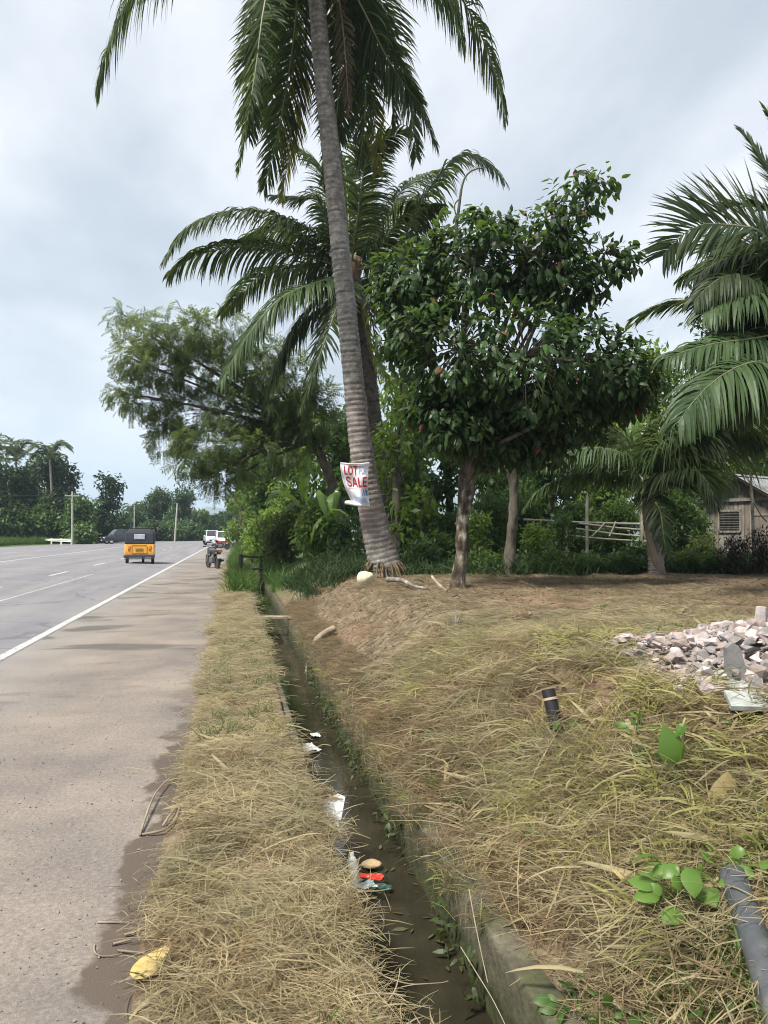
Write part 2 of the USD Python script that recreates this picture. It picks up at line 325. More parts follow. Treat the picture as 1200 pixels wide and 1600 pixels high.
shoulder_m = M('dusty_shoulder', {
    'g': ('geometry', {}), 'sp': ('separate_xyz', {}),
    'n1': ('noise_texture', {'scale': 45.0, 'detail': 8.0, 'roughness': 0.75}),
    'r1': ('rgb_ramp', {'ramp': [(0.25, (0.11, 0.096, 0.085)), (0.5, (0.185, 0.163, 0.146)), (0.75, (0.275, 0.248, 0.225))]}),
    'n2': ('noise_texture', {'scale': 0.8, 'detail': 5.0, 'roughness': 0.6}),
    'r2': ('rgb_ramp', {'ramp': [(0.35, (0.72, 0.72, 0.74)), (0.65, (1.14, 1.10, 1.04))]}),
    'm1': ('mix_color', {'blend_type': 'multiply', 'fac': 1.0}),
    # darker near the asphalt, where there is less dust
    'ex': ('map_range', {'from_min': -1.5, 'from_max': -2.8, 'clamp': True}), 'exn': ('math', {'math_type': 'multiply', 'value2': 0.62}), 'grey': ('mix_color', {'b': (0.215, 0.205, 0.195)}),
    # a band of damp earth along the grass, ragged
    'nw': ('noise_texture', {'scale': 1.7, 'detail': 5.0, 'roughness': 0.6}), 'nws': ('math', {'math_type': 'multiply_add', 'value2': 0.85, 'value3': -0.425}),
    'wx': ('math', {'math_type': 'add'}), 'wr': ('map_range', {'from_min': -0.52, 'from_max': -0.47, 'clamp': True}), 'wy': ('map_range', {'from_min': 9.0, 'from_max': 6.0, 'clamp': True}), 'wm': ('math', {'math_type': 'multiply'}),
    'wet': ('mix_color', {'b': (0.085, 0.068, 0.055)}),
    # dark oily and damp streaks across the shoulder further off
    'ms': ('mapping', {'scale': (0.35, 0.8, 1.0), 'location': (1.3, 0.2, 0.0)}), 'n3': ('noise_texture', {'scale': 1.25, 'detail': 4.0, 'roughness': 0.55, 'distortion': 0.3}),
    'r3': ('rgb_ramp', {'ramp': [(0.55, (0, 0, 0)), (0.62, (0.85,) * 3)]}), 'sy': ('map_range', {'from_min': 6.5, 'from_max': 9.0, 'clamp': True}), 'sm': ('math', {'math_type': 'multiply'}),
    'st': ('mix_color', {'b': (0.085, 0.078, 0.07)}),
    'nb': ('noise_texture', {'scale': 160.0, 'detail': 3.0}), 'b': ('bump', {'strength': 0.5, 'distance': 0.008}),
    'p': ('principled_bsdf', {'roughness': 0.9, 'specular_ior_level': 0.2})},
    [('g.position', 'sp.vector'), ('g.position', 'n1.vector'), ('g.position', 'n2.vector'), ('g.position', 'nw.vector'), ('g.position', 'ms.vector'), ('ms.vector', 'n3.vector'), ('n1.fac', 'r1.fac'), ('n2.fac', 'r2.fac'),
     ('r1.color', 'm1.a'), ('r2.color', 'm1.b'), ('sp.x', 'ex.value'), ('ex.result', 'exn.value1'), ('exn.value', 'grey.fac'), ('m1.result', 'grey.a'),
     ('nw.fac', 'nws.value1'), ('nws.value', 'wx.value1'), ('sp.x', 'wx.value2'), ('wx.value', 'wr.value'), ('sp.y', 'wy.value'), ('wr.result', 'wm.value1'), ('wy.result', 'wm.value2'), ('wm.value', 'wet.fac'), ('grey.result', 'wet.a'),
     ('n3.fac', 'r3.fac'), ('sp.y', 'sy.value'), ('r3.color', 'sm.value1'), ('sy.result', 'sm.value2'), ('sm.value', 'st.fac'), ('wet.result', 'st.a'), ('st.result', 'p.base_color'),
     ('g.position', 'nb.vector'), ('nb.fac', 'b.height'), ('b.normal', 'p.normal')])
sy_ = np.r_[-60, -20, -8, np.arange(-4, 12, 0.25), np.arange(12, 80, 2.0), np.arange(80, 240, 3.0)]
single('shoulder', sheet(np.r_[ROAD_R + 0.002, -2.4, -1.8, -1.2, -0.8, -0.5, -0.2, -0.05], sy_, lambda X, Y: 0.004 - 0.03 * ss(-0.4, -0.05, X - bend(Y)) + 0.006 * ground_noise(X, Y, 1.5, 5)), shoulder_m, kind='structure', smooth=True)

# small grit lying on the shoulder
paint = M('road_paint', {'g': ('geometry', {}), 'n': ('noise_texture', {'scale': 14.0, 'detail': 8.0, 'roughness': 0.75}), 'r': ('rgb_ramp', {'ramp': [(0.41, (0.18, 0.18, 0.18)), (0.50, (0.40, 0.40, 0.39)), (0.68, (0.58, 0.58, 0.56))]}),
                         'p': ('principled_bsdf', {'roughness': 0.6})}, [('g.position', 'n.vector'), ('n.fac', 'r.fac'), ('r.color', 'p.base_color')])
worn = M('worn_paint', {'g': ('geometry', {}), 'n': ('noise_texture', {'scale': 9.0, 'detail': 8.0, 'roughness': 0.75}), 'r': ('rgb_ramp', {'ramp': [(0.42, (0.19, 0.19, 0.195)), (0.56, (0.45, 0.44, 0.42))]}),
                        'p': ('principled_bsdf', {'roughness': 0.7})}, [('g.position', 'n.vector'), ('n.fac', 'r.fac'), ('r.color', 'p.base_color')])
def line(x0, w, y0, y1, m, name='lane_line'):
    n = max(2, int((y1 - y0) / 2.5) + 1)
    single(name, sheet(np.r_[x0 - w / 2, x0 + w / 2], np.linspace(y0, y1, n), lambda X, Y: road_z(X - bend(Y)) + 0.009), m, kind='structure', smooth=True)
line(-2.72 - 0.19, 0.125, -8, 170, paint, 'edge_line')
line(-10.5 - 0.1, 0.15, -8, 230, paint, 'centre_line')
line(-21.6, 0.13, -8, 230, worn, 'edge_line')
for k in range(12): line(-6.25, 0.13, 28.2 - 17 + 8.6 * k, 31.2 - 17 + 8.6 * k, paint if k > 1 else worn)
for k in range(13): line(-15.2, 0.13, 30 + 8.6 * k, 33 + 8.6 * k, paint if k % 3 else worn)
line(-5.1, 0.06, 8, 30, worn)

# the ditch: concrete walls, water
mossy = M('mossy_concrete', {
    'g': ('geometry', {}), 'sp': ('separate_xyz', {}), 'n1': ('noise_texture', {'scale': 12.0, 'detail': 8.0, 'roughness': 0.7}), 'n2': ('noise_texture', {'scale': 3.0, 'detail': 5.0}),
    'r1': ('rgb_ramp', {'ramp': [(0.3, (0.065, 0.056, 0.04)), (0.52, (0.13, 0.112, 0.084)), (0.74, (0.24, 0.215, 0.165))]}), 'r2': ('rgb_ramp', {'ramp': [(0.35, (0.018, 0.024, 0.01)), (0.65, (0.065, 0.07, 0.028))]}),
    'hz': ('map_range', {'from_min': -0.02, 'from_max': -0.2, 'clamp': True}), 'nn': ('math', {'math_type': 'multiply_add', 'value2': 3.2, 'value3': -1.0, 'use_clamp': True}), 'mm': ('math', {'math_type': 'maximum'}),
    'x': ('mix_color', {}), 'b': ('bump', {'strength': 0.7, 'distance': 0.02}), 'p': ('principled_bsdf', {'roughness': 0.85, 'specular_ior_level': 0.3})},
    [('g.position', 'sp.vector'), ('g.position', 'n1.vector'), ('g.position', 'n2.vector'), ('n1.fac', 'r1.fac'), ('n1.fac', 'r2.fac'), ('sp.z', 'hz.value'), ('n2.fac', 'nn.value1'), ('hz.result', 'mm.value1'), ('nn.value', 'mm.value2'),
     ('mm.value', 'x.fac'), ('r1.color', 'x.a'), ('r2.color', 'x.b'), ('x.result', 'p.base_color'), ('n1.fac', 'b.height'), ('b.normal', 'p.normal')])
def wall(x0, x1, top, y0, y1, seed):
    """A rough cast wall of the ditch."""
    ys_ = np.linspace(y0, y1, int((y1 - y0) / 0.08))
    prof = [(x0, -0.66), (x0, -0.4), (x0, -0.2), (x0, top - 0.02), (x0 + 0.015, top), (x1 - 0.015, top), (x1, top - 0.02), (x1, -0.66)]
    V = []
    for k, (px, pz) in enumerate(prof):
        n = ground_noise(ys_ * 0 + px * 7, ys_, 4.0, seed + k, 3); m = ground_noise(ys_ * 0 + pz * 9, ys_, 1.3, seed + 20, 2)
        pz_ = pz + (0.035 * n if pz > -0.1 else 0 * n); V.append(np.stack([px + 0.03 * n + 0.02 * m, ys_, pz_], 1))
    V = np.stack(V, 0); P_, n = V.shape[:2]
    i, j = np.meshgrid(np.arange(P_ - 1), np.arange(n - 1), indexing='ij'); b = (i * n + j).ravel()
    q = np.stack([b, b + n, b + n + 1, b + 1], 1)
    return V.reshape(-1, 3), np.vstack([q[:, [0, 1, 2]], q[:, [0, 2, 3]]])
single('ditch_wall', wall(0.40, 0.505, 0.018, -3, 43.9, 31), mossy, kind='structure', smooth=28)
single('ditch_wall', wall(1.0, 1.13, 0.01, -3, 43.9, 57), mossy, kind='structure', smooth=28)
water = M('ditch_water', {'g': ('geometry', {}), 'n': ('noise_texture', {'scale': 1.8, 'detail': 4.0}), 'r': ('rgb_ramp', {'ramp': [(0.35, (0.012, 0.011, 0.007)), (0.65, (0.032, 0.028, 0.018))]}),
                          'n2': ('noise_texture', {'scale': 7.0, 'detail': 2.0}), 'b': ('bump', {'strength': 0.06, 'distance': 0.02}), 'p': ('principled_bsdf', {'roughness': 0.06, 'specular_ior_level': 0.5, 'ior': 1.33})},
          [('g.position', 'n.vector'), ('n.fac', 'r.fac'), ('r.color', 'p.base_color'), ('g.position', 'n2.vector'), ('n2.fac', 'b.height'), ('b.normal', 'p.normal')])
single('ditch_water', sheet(np.r_[0.47, 0.75, 1.06], np.linspace(-3, 43.9, 40), lambda X, Y: 0 * X - 0.30, shift=False), water, kind='structure')

# blue hills far behind
hill_m = plain('hill_forest', (0.06, 0.085, 0.04), 0.95, noise=0.3, scale=0.02)
def hills(u0, u1, d, peaks, seed):
    us = np.linspace(u0, u1, 90); rows = np.linspace(0, 1, 14)
    V = []
    for r in rows:
        dd = d * (1 + 0.35 * (r - 0.5))
        prof = np.zeros_like(us)
        for pu, pv, w in peaks: prof = np.maximum(prof, (833 - pv) * np.exp(-np.abs((us - pu) / w) ** 1.7))
        base = np.array([at(u, 833, dd) for u in us])
        h = prof * d / 1200 * np.sin(np.pi * (0.02 + 0.98 * r)) ** 0.8 * (1 + 0.22 * ground_noise(us * 0.05, us * 0 + r * 6, 1.0, seed, 4))
        V.append(np.stack([base[:, 0], base[:, 1], h - 4], 1))
    V = np.stack(V, 0); P_, n = V.shape[:2]
    i, j = np.meshgrid(np.arange(P_ - 1), np.arange(n - 1), indexing='ij'); b = (i * n + j).ravel()
    q = np.stack([b, b + n, b + n + 1, b + 1], 1)
    return V.reshape(-1, 3), np.vstack([q[:, [0, 1, 2]], q[:, [0, 2, 3]]])
single('hills', hills(-900, 2300, 3600, [(195, 778, 50), (150, 790, 70), (262, 806, 50), (325, 790, 50), (400, 782, 90), (-100, 795, 160), (-500, 770, 200), (700, 775, 200), (1100, 770, 200), (1700, 760, 250)], 5), hill_m, kind='structure', smooth=True)
# the air
haze_m = usdkit.material(stage, '/World/Looks/pale_air', {'v': ('principled_volume', {'color': (0.66, 0.83, 1.0), 'density': 0.00032, 'anisotropy': 0.1})}, [], volume='v.volume')
single('haze', box((15000, 15000, 400), (0, 0, 198.4)), haze_m, 'pale bluish air over the road, lot and hills', 'haze', kind='stuff')
# ---------------------------------------------------------------- palms
trunk_m = M('palm_trunk', {
    'g': ('geometry', {}), 'sp': ('separate_xyz', {}), 'n1': ('noise_texture', {'scale': 7.0, 'detail': 8.0, 'roughness': 0.7}), 'n2': ('noise_texture', {'scale': 1.6, 'detail': 5.0, 'roughness': 0.6}),
    'r1': ('rgb_ramp', {'ramp': [(0.3, (0.075, 0.066, 0.06)), (0.5, (0.17, 0.155, 0.14)), (0.7, (0.30, 0.28, 0.255))]}),
    'lich': ('rgb_ramp', {'ramp': [(0.45, (0, 0, 0)), (0.58, (0.75,) * 3)]}), 'lm': ('mix_color', {'b': (0.27, 0.205, 0.19)}),
    'hz': ('map_range', {'from_min': 5.5, 'from_max': 1.2, 'clamp': True}), 'mm': ('math', {'math_type': 'multiply'}),
    'wv': ('wave_texture', {'bands_direction': 'z', 'scale': 2.9, 'distortion': 1.6, 'detail': 3.0, 'detail_scale': 2.5}), 'wr': ('rgb_ramp', {'ramp': [(0.0, (0.8,) * 3), (0.3, (0.97,) * 3), (0.86, (1.0,) * 3), (0.97, (1.3,) * 3)]}), 'wm': ('mix_color', {'blend_type': 'multiply', 'fac': 0.9}),
    'b': ('bump', {'strength': 0.8, 'distance': 0.03}), 'p': ('principled_bsdf', {'roughness': 0.88, 'specular_ior_level': 0.2})},
    [('g.position', 'sp.vector'), ('g.position', 'n1.vector'), ('g.position', 'n2.vector'), ('g.position', 'wv.vector'), ('wv.fac', 'wr.fac'), ('n1.fac', 'r1.fac'), ('n2.fac', 'lich.fac'), ('sp.z', 'hz.value'), ('hz.result', 'mm.value1'), ('lich.color', 'mm.value2'),
     ('mm.value', 'lm.fac'), ('r1.color', 'lm.a'), ('lm.result', 'wm.a'), ('wr.color', 'wm.b'), ('wm.result', 'p.base_color'), ('n1.fac', 'b.height'), ('b.normal', 'p.normal')])
frond_m = leaf_mat('palm_leaflet', [(0.026, 0.042, 0.017), (0.042, 0.066, 0.024), (0.062, 0.092, 0.033)], rough=0.5, transl=0.35, tcol=(0.14, 0.20, 0.045), spec=0.3, patch=0.7)
fresh_m = leaf_mat('fresh_palm_leaflet', [(0.04, 0.07, 0.028), (0.06, 0.10, 0.036), (0.085, 0.13, 0.05)], rough=0.5, transl=0.35, tcol=(0.16, 0.22, 0.06), spec=0.3, patch=0.7)
sere_m = leaf_mat('yellowing_palm_leaflet', [(0.07, 0.08, 0.02), (0.12, 0.125, 0.03), (0.17, 0.15, 0.045)], rough=0.5, transl=0.4, tcol=(0.34, 0.32, 0.06), patch=0.7)
dry_m = leaf_mat('dead_palm_leaflet', [(0.09, 0.065, 0.04), (0.16, 0.12, 0.08), (0.22, 0.18, 0.13)], rough=0.8, transl=0.15, tcol=(0.2, 0.14, 0.08), patch=0.7)
rachis_m = plain('palm_rachis', (0.13, 0.135, 0.07), 0.5, noise=0.3, scale=3)
dryrachis_m = plain('dead_palm_rachis', (0.20, 0.155, 0.11), 0.8, noise=0.3, scale=3)
coir_m = bark('palm_fibre', [(0.3, (0.05, 0.035, 0.022)), (0.7, (0.19, 0.13, 0.08))], 14.0, (1, 1, 0.2))

def frond(thing, curve, mat, n=90, length=0.75, hang=0.5, sweep=0.55, width=0.02, rmat=None, base_r=0.035, bare=0.12, lift=0.0, seed=0, steps=6, roll=None):
    """One frond: the midrib as the part, its leaflets as a sub-part. hang: how far leaflets bow to gravity; lift raises them off the midrib."""
    g = np.random.default_rng(seed)
    c = smoothpath(curve, 40); k = len(c)
    p = thing.part('frond', tube(smoothpath(curve, 16), np.linspace(base_r, 0.005, 16), 6), rmat or rachis_m, smooth=True)
    t = np.repeat(np.linspace(bare, 0.995, n), 2) + g.uniform(-0.5, 0.5, 2 * n) * 0.8 / n
    t = np.clip(t, bare, 1.0)
    side = np.tile([1.0, -1.0], n)
    keep = g.random(2 * n) > 0.05 + 0.35 * (meshkit.noise(np.stack([t * 9, side, 0 * t + seed], 1), seed) > 0.72)
    t, side = t[keep], side[keep]
    f = t * (k - 1); i = np.minimum(f.astype(int), k - 2); w = (f - i)[:, None]
    pos = c[i] * (1 - w) + c[i + 1] * w
    T = unit(np.gradient(c, axis=0)); Tt = T[i]
    B = np.cross(Tt, [0, 0, 1.0]); bad = np.linalg.norm(B, axis=1) < 0.15
    chord = unit(c[-1] - c[0]); hb = np.cross(np.array([chord[0], chord[1], 0.0]), [0, 0, 1.0]); hb = hb / max(np.linalg.norm(hb), 1e-6)
    B = unit(np.where(bad[:, None], hb, B)); B = unit(0.6 * B + 0.4 * hb * np.sign((B @ hb))[:, None])
    Nn = np.cross(B, Tt)
    Nn = Nn * np.where(Nn[:, 2:] < -0.2, -1, 1)
    ro = math.radians(roll if roll is not None else g.uniform(-24, 24)); tw = ro * (0.6 + 0.8 * t[:, None])
    B, Nn = B * np.cos(tw) + Nn * np.sin(tw), Nn * np.cos(tw) - B * np.sin(tw)
    ll = length * (0.55 + 0.75 * np.sin(np.pi * np.clip(t * 0.92 + 0.06, 0, 1)) ** 0.7 - 0.35 * t) * g.uniform(0.85, 1.12, len(t))
    d = B * side[:, None] * 0.85 + Tt * (sweep + 0.65 * t[:, None] ** 2) + Nn * (lift + g.normal(0, 0.07, len(t)))[:, None]
    d = unit(d + g.normal(0, 0.11, d.shape))
    st = np.linspace(0, 1, steps)
    P = [pos]; cur = d.copy(); seg = ll / (steps - 1)
    hg = hang * g.uniform(0.7, 1.3, len(t))[:, None]
    for s in range(1, steps):
        P.append(P[-1] + cur * seg[:, None])
        cur = unit(cur + np.array([0, 0, -1.0]) * hg * (0.35 + 0.5 * s / steps))
    P = np.stack(P, 1)
    Td = unit(np.gradient(P, axis=1))
    S = unit(np.cross(Td, (Nn + 0.35 * g.normal(0, 1, Nn.shape))[:, None] + 0.0 * Td))
    S = np.where(np.linalg.norm(S, axis=2, keepdims=True) < 0.5, Tt[:, None], S)
    W = width * np.array([0.5, 0.95, 1.0, 0.85, 0.55, 0.06] if steps == 6 else np.interp(st, [0, 0.2, 0.6, 1], [0.5, 1, 0.8, 0.06]))[None] * g.uniform(0.8, 1.2, len(t))[:, None]
    thing.part('leaflets', ribbons(P, S, W), mat, parent=p, kind='stuff')

def ringed_trunk(path, rad, n, sides=16, ring=0.11, seed=0, depth=0.012):
    """A palm trunk with leaf scars."""
    p = smoothpath(path, n); L = np.r_[0, np.cumsum(np.linalg.norm(np.diff(p, axis=0), axis=1))]
    r = np.interp(L / L[-1], np.linspace(0, 1, len(rad)), rad)
    ph = (L / ring) % 1.0
    v, f = tube(p, r - depth * (ph > 0.72) + depth * 0.6 * (ph < 0.25), sides)
    m = len(p) * sides
    nz = ground_noise(v[:m, 0] * 6 + v[:m, 1] * 5, v[:m, 2] * 5, 1.0, seed, 3)
    ax = np.repeat(p, sides, 0); o = v[:m] - ax
    v[:m] = ax + o * (1 + 0.16 * nz[:, None])
    return v, f

# the tall leaning palm that carries the sale banner
D1 = 16.0
b1 = foot(600, D1, -0.15)
palm1 = Thing('coconut_palm', 'tall leaning coconut palm whose ringed trunk carries the sale banner', 'palm tree', b1)
tp = [b1 + [0, 0, -0.2], at(601, 893, D1), at(592, 850, D1), at(579, 790, D1 - .02), at(564, 700, D1 - .05), at(553, 600, D1 - .1), at(543, 500, D1 - .15), at(533, 400, D1 - .2), at(523, 300, D1 - .3), at(513, 200, D1 - .4), at(503, 100, D1 - .5), at(495, 0, D1 - .55), at(488, -75, D1 - .6)]
tr = np.array([34, 29, 24, 22, 19.5, 17.5, 16.5, 16, 15.2, 14.8, 14.3, 14, 13]) * D1 / 1200 * 0.93
palm1.part('trunk', ringed_trunk(tp, np.interp(np.linspace(0, 1, 40), np.r_[0, np.cumsum(np.linalg.norm(np.diff(np.array(tp), axis=0), axis=1))] / np.sum(np.linalg.norm(np.diff(np.array(tp), axis=0), axis=1)), tr), 420, 20, seed=2), trunk_m, smooth=50)
# root flare
g = np.random.default_rng(3)
rp = []
for k in range(46):
    a = g.uniform(0, 2 * np.pi); s = b1 + [0.33 * math.cos(a), 0.33 * math.sin(a), 0.36 + 0.1 * g.random()]
    e = b1 + [g.uniform(0.42, 0.62) * math.cos(a), g.uniform(0.42, 0.62) * math.sin(a), 0]; e[2] = H(e[0], e[1]) - 0.03
    rp.append(tube(bez(s, (s + e) / 2 + [0, 0, 0.08], e, 6), np.linspace(0.022, 0.014, 6), 5))
palm1.part('roots', cat(*rp), coir_m, kind='stuff')
C1 = at(488, -80, D1 - 0.6)
def fr1(mid, tip, mat=frond_m, **k):
    frond(palm1, [C1] + [at(*m) for m in mid] + [at(*tip)], mat, **{**dict(n=165, length=0.98, hang=0.55, width=0.021), **k})
d = D1 - 0.6
fr1([(390, -120, d - .3), (250, -60, d - .6), (185, 30, d - .8)], (152, 140, d - .9), mat=fresh_m, hang=1.0, length=1.15, seed=1)
fr1([(420, -140, d + 1), (300, -90, d + 1.6)], (210, -5, d + 2), hang=0.9, seed=2)
fr1([(440, -60, d - .6), (415, 0, d - 1.0), (398, 120, d - 1.2)], (372, 262, d - 1.3), hang=0.16, sweep=0.35, length=0.85, seed=3)
fr1([(470, -70, d + .5), (462, 30, d + .9), (445, 150, d + 1.0)], (412, 295, d + 1.0), mat=frond_m, hang=0.25, seed=4, length=0.95)
fr1([(480, -60, d + .8), (478, 60, d + 1.3), (462, 170, d + 1.4)], (440, 312, d + 1.4), mat=sere_m, hang=0.3, seed=5, length=0.7)
fr1([(520, -70, d + .7), (560, 20, d + 1.2), (572, 130, d + 1.3)], (560, 262, d + 1.3), hang=0.25, seed=6, length=0.95)
fr1([(530, -80, d + .5), (590, 0, d + .8), (630, 100, d + .9)], (682, 225, d + 1.0), hang=0.3, seed=7, length=0.9)
fr1([(520, -70, d + 1.2), (545, 30, d + 1.9), (545, 120, d + 2.0)], (528, 215, d + 2.1), hang=0.25, seed=8, length=0.95)
fr1([(560, -120, d - .2), (660, -70, d - .3), (745, 40, d - .4)], (789, 185, d - .5), mat=frond_m, hang=0.9, length=0.9, seed=9)
fr1([(540, -120, d - .8), (620, -90, d - 1.1), (690, -20, d - 1.3)], (725, 70, d - 1.4), mat=fresh_m, hang=1.0, length=1.0, seed=10)
fr1([(520, -90, d + 1), (570, -10, d + 1.8), (600, 80, d + 2)], (618, 195, d + 2.2), hang=0.35, seed=11, length=0.9)
fr1([(535, -60, d + 1.5), (560, 60, d + 2.3), (580, 150, d + 2.4)], (590, 270, d + 2.5), mat=sere_m, hang=0.2, seed=12, length=0.62)
fr1([(470, -60, d + 1.4), (440, 40, d + 2.2), (425, 140, d + 2.3)], (440, 240, d + 2.4), hang=0.3, seed=13, length=0.85)
fr1([(510, -60, d + 1.0), (532, 60, d + 1.6), (528, 160, d + 1.7)], (505, 285, d + 1.8), hang=0.2, seed=14, length=0.9)
fr1([(545, -70, d + 1.4), (600, 20, d + 2.4), (632, 120, d + 2.6)], (650, 250, d + 2.7), hang=0.35, seed=15, length=0.95)
fr1([(520, -70, d + .4), (565, 10, d + .6), (605, 90, d + .7)], (655, 160, d + .7), hang=0.5, seed=16, length=0.9)
fr1([(450, -70, d + .6), (420, 20, d + 1.0), (400, 110, d + 1.2)], (388, 215, d + 1.2), hang=0.3, seed=17, length=0.85)
fr1([(505, -70, d + .4), (530, 0, d + .6), (540, 90, d + .6)], (545, 180, d + .6), mat=dry_m, rmat=dryrachis_m, hang=0.3, seed=19, length=0.4, n=60)
for k, (u, v, dd) in enumerate([(420, -330, 1.2), (580, -340, -1.0), (500, -380, 0.6), (350, -260, -1.6), (660, -240, 1.8), (480, -300, -2.4)]):
    fr1([((u + 488) / 2, (v - 80) / 2 - 50, d + dd * .5)], (u, v, d + dd * 1.5), hang=0.4, seed=20 + k, n=70)
palm1.part('crown_fibre', hull_at([C1 + [0, 0, -0.55], C1 + [0.1, 0, 0.2], C1 + [-0.12, 0.05, 0.2]], 0.24, 10), coir_m)
for k, (a, z) in enumerate([(0.4, -.35), (1.5, -.45), (2.8, -.38), (4.1, -.5), (5.3, -.4)]):
    s = trimesh.creation.icosphere(2, 0.12); s.vertices *= [1, 1, 1.25]; s.apply_translation(C1 + [0.42 * math.cos(a), 0.42 * math.sin(a), z])
    palm1.part('coconut', s, plain(f'coconut_skin_{k}', (0.16, 0.10, 0.035), 0.5) if k == 0 else '/World/Looks/coconut_skin_0', smooth=True)

# the shorter palm straight behind it
D2 = 20.5
b2 = foot(612, D2)
palm2 = Thing('coconut_palm', 'shorter coconut palm with wide arching fronds behind the leaning trunk', 'palm tree', b2)
C2 = at(548, 425, D2)
palm2.part('trunk', ringed_trunk([b2 - [0, 0, .2], at(598, 780, D2), at(584, 660, D2), at(568, 540, D2), at(552, 440, D2)], [0.34, 0.26, 0.23, 0.23, 0.24], 260, 14, seed=5), bark('dark_palm_trunk', [(0.3, (0.03, 0.026, 0.022)), (0.7, (0.115, 0.10, 0.085))], 7.0, (1, 1, 1), 0.6), smooth=50)
def fr2(mid, tip, mat=frond_m, **k):
    frond(palm2, [C2] + [at(*m) for m in mid] + [at(*tip)], mat, **{**dict(n=165, length=1.12, hang=0.6, width=0.022), **k})
d = D2
fr2([(478, 355, d - .8), (400, 328, d - 1.4), (310, 345, d - 1.8)], (256, 408, d - 2), hang=0.8, length=0.9, seed=31)
fr2([(480, 400, d - .5), (400, 385, d - 1.0), (320, 395, d - 1.3)], (262, 432, d - 1.5), mat=frond_m, hang=0.95, length=0.95, seed=32)
fr2([(490, 420, d + .5), (430, 425, d + 1.0)], (345, 492, d + 1.3), hang=0.7, seed=33, length=0.85)
fr2([(500, 440, d - 1.0), (440, 465, d - 1.6), (390, 520, d - 1.8)], (345, 600, d - 2), mat=fresh_m, hang=0.8, seed=34, length=1.0)
fr2([(510, 455, d - .6), (460, 510, d - 1.0), (430, 580, d - 1.1)], (410, 640, d - 1.2), hang=0.5, seed=35, length=0.9)
fr2([(530, 470, d - 1.2), (505, 540, d - 1.8)], (470, 640, d - 2), hang=0.3, seed=36, length=0.75)
fr2([(610, 400, d - .6), (668, 300, d - 1.0), (725, 243, d - 1.3)], (788, 282, d - 1.5), mat=frond_m, hang=0.8, length=1.05, seed=37)
fr2([(600, 350, d + .8), (640, 285, d + 1.4)], (712, 262, d + 1.8), hang=0.75, seed=38, length=0.85)
fr2([(545, 350, d + .4), (540, 270, d + .8)], (500, 205, d + 1.0), hang=0.25, seed=39, length=0.75)
fr2([(570, 340, d + .5), (590, 250, d + .8)], (598, 170, d + .8), mat=sere_m, hang=0.2, seed=40, length=0.6)
fr2([(520, 370, d - .5), (490, 310, d - .8)], (425, 305, d - 1.0), hang=0.5, seed=41, length=0.8)
fr2([(530, 350, d + .9), (500, 260, d + 1.6)], (440, 225, d + 2), hang=0.4, seed=42, length=0.85)
fr2([(600, 400, d + 1.0), (650, 380, d + 1.8)], (700, 420, d + 2.4), hang=0.7, seed=43, length=0.9)
fr2([(575, 480, d + .3), (590, 560, d + .4)], (580, 640, d + .4), mat=dry_m, rmat=dryrachis_m, hang=0.4, seed=44, length=0.5, n=55)
fr2([(562, 470, d - .3), (578, 540, d - .3)], (610, 600, d - .2), mat=sere_m, hang=0.4, seed=45, length=0.5, n=60)
fr2([(560, 330, d - .8), (575, 240, d - 1.4)], (640, 205, d - 1.8), hang=0.5, seed=46, length=0.8)
fr2([(500, 395, d + .2), (450, 360, d + .5)], (380, 375, d + .7), hang=0.8, length=1.0, seed=47)
fr2([(515, 440, d + .9), (470, 450, d + 1.6)], (415, 510, d + 2.0), hang=0.7, length=1.0, seed=48)
fr2([(525, 465, d - .2), (480, 500, d - .5)], (440, 575, d - .7), hang=0.6, length=1.0, seed=49)
fr2([(590, 390, d - .2), (640, 330, d - .4)], (690, 325, d - .5), hang=0.8, length=1.0, seed=50)
fr2([(555, 350, d + 1.2), (545, 290, d + 1.8)], (525, 250, d + 2.2), hang=0.4, length=1.0, seed=151)
fr2([(585, 450, d + .6), (615, 470, d + 1.0)], (640, 540, d + 1.3), hang=0.6, length=0.9, seed=152)
palm2.part('crown_fibre', hull_at([C2 + [0, 0, -0.5], C2 + [0.1, 0, 0.25], C2 + [-0.12, 0.05, 0.25]], 0.22, 10), coir_m)
palm2.part('dead_stalk', tube(smoothpath([at(585, 425, d - .5), at(610, 405, d - .7), at(650, 392, d - .9), at(702, 384, d - 1.0)], 14), np.r_[np.linspace(0.05, 0.11, 7), np.linspace(0.11, 0.07, 7)], 7), dryrachis_m, smooth=True, label='thick brown dead frond stalk sticking out sideways')

# the big palm whose crown hangs in from the right, trunk out of view
D3 = 13.0
b3 = foot(1330, D3)
palm3 = Thing('coconut_palm', 'coconut palm reaching into the picture with large spreading fronds above the hut', 'palm tree', b3)
C3 = at(1300, 520, D3)
palm3.part('trunk', ringed_trunk([b3 - [0, 0, .2], at(1325, 750, D3), C3], [0.34, 0.22, 0.2], 150, 12, seed=8), trunk_m, smooth=50)
def fr3(mid, tip, mat=frond_m, **k):
    frond(palm3, [C3] + [at(*m) for m in mid] + [at(*tip)], mat, **{**dict(n=170, length=1.08, hang=0.35, width=0.021), **k})
d = D3
fr3([(1235, 420, d - .6), (1170, 355, d - 1.0), (1105, 350, d - 1.2)], (1035, 400, d - 1.3), hang=0.14, lift=0.1, length=1.1, seed=51, roll=62)
fr3([(1260, 370, d + .8), (1205, 270, d + 1.2)], (1158, 203, d + 1.4), hang=0.1, sweep=1.1, length=0.6, seed=52)
fr3([(1270, 330, d + .2), (1235, 240, d + .2)], (1195, 170, d + .3), hang=0.1, sweep=1.0, length=0.6, seed=53)
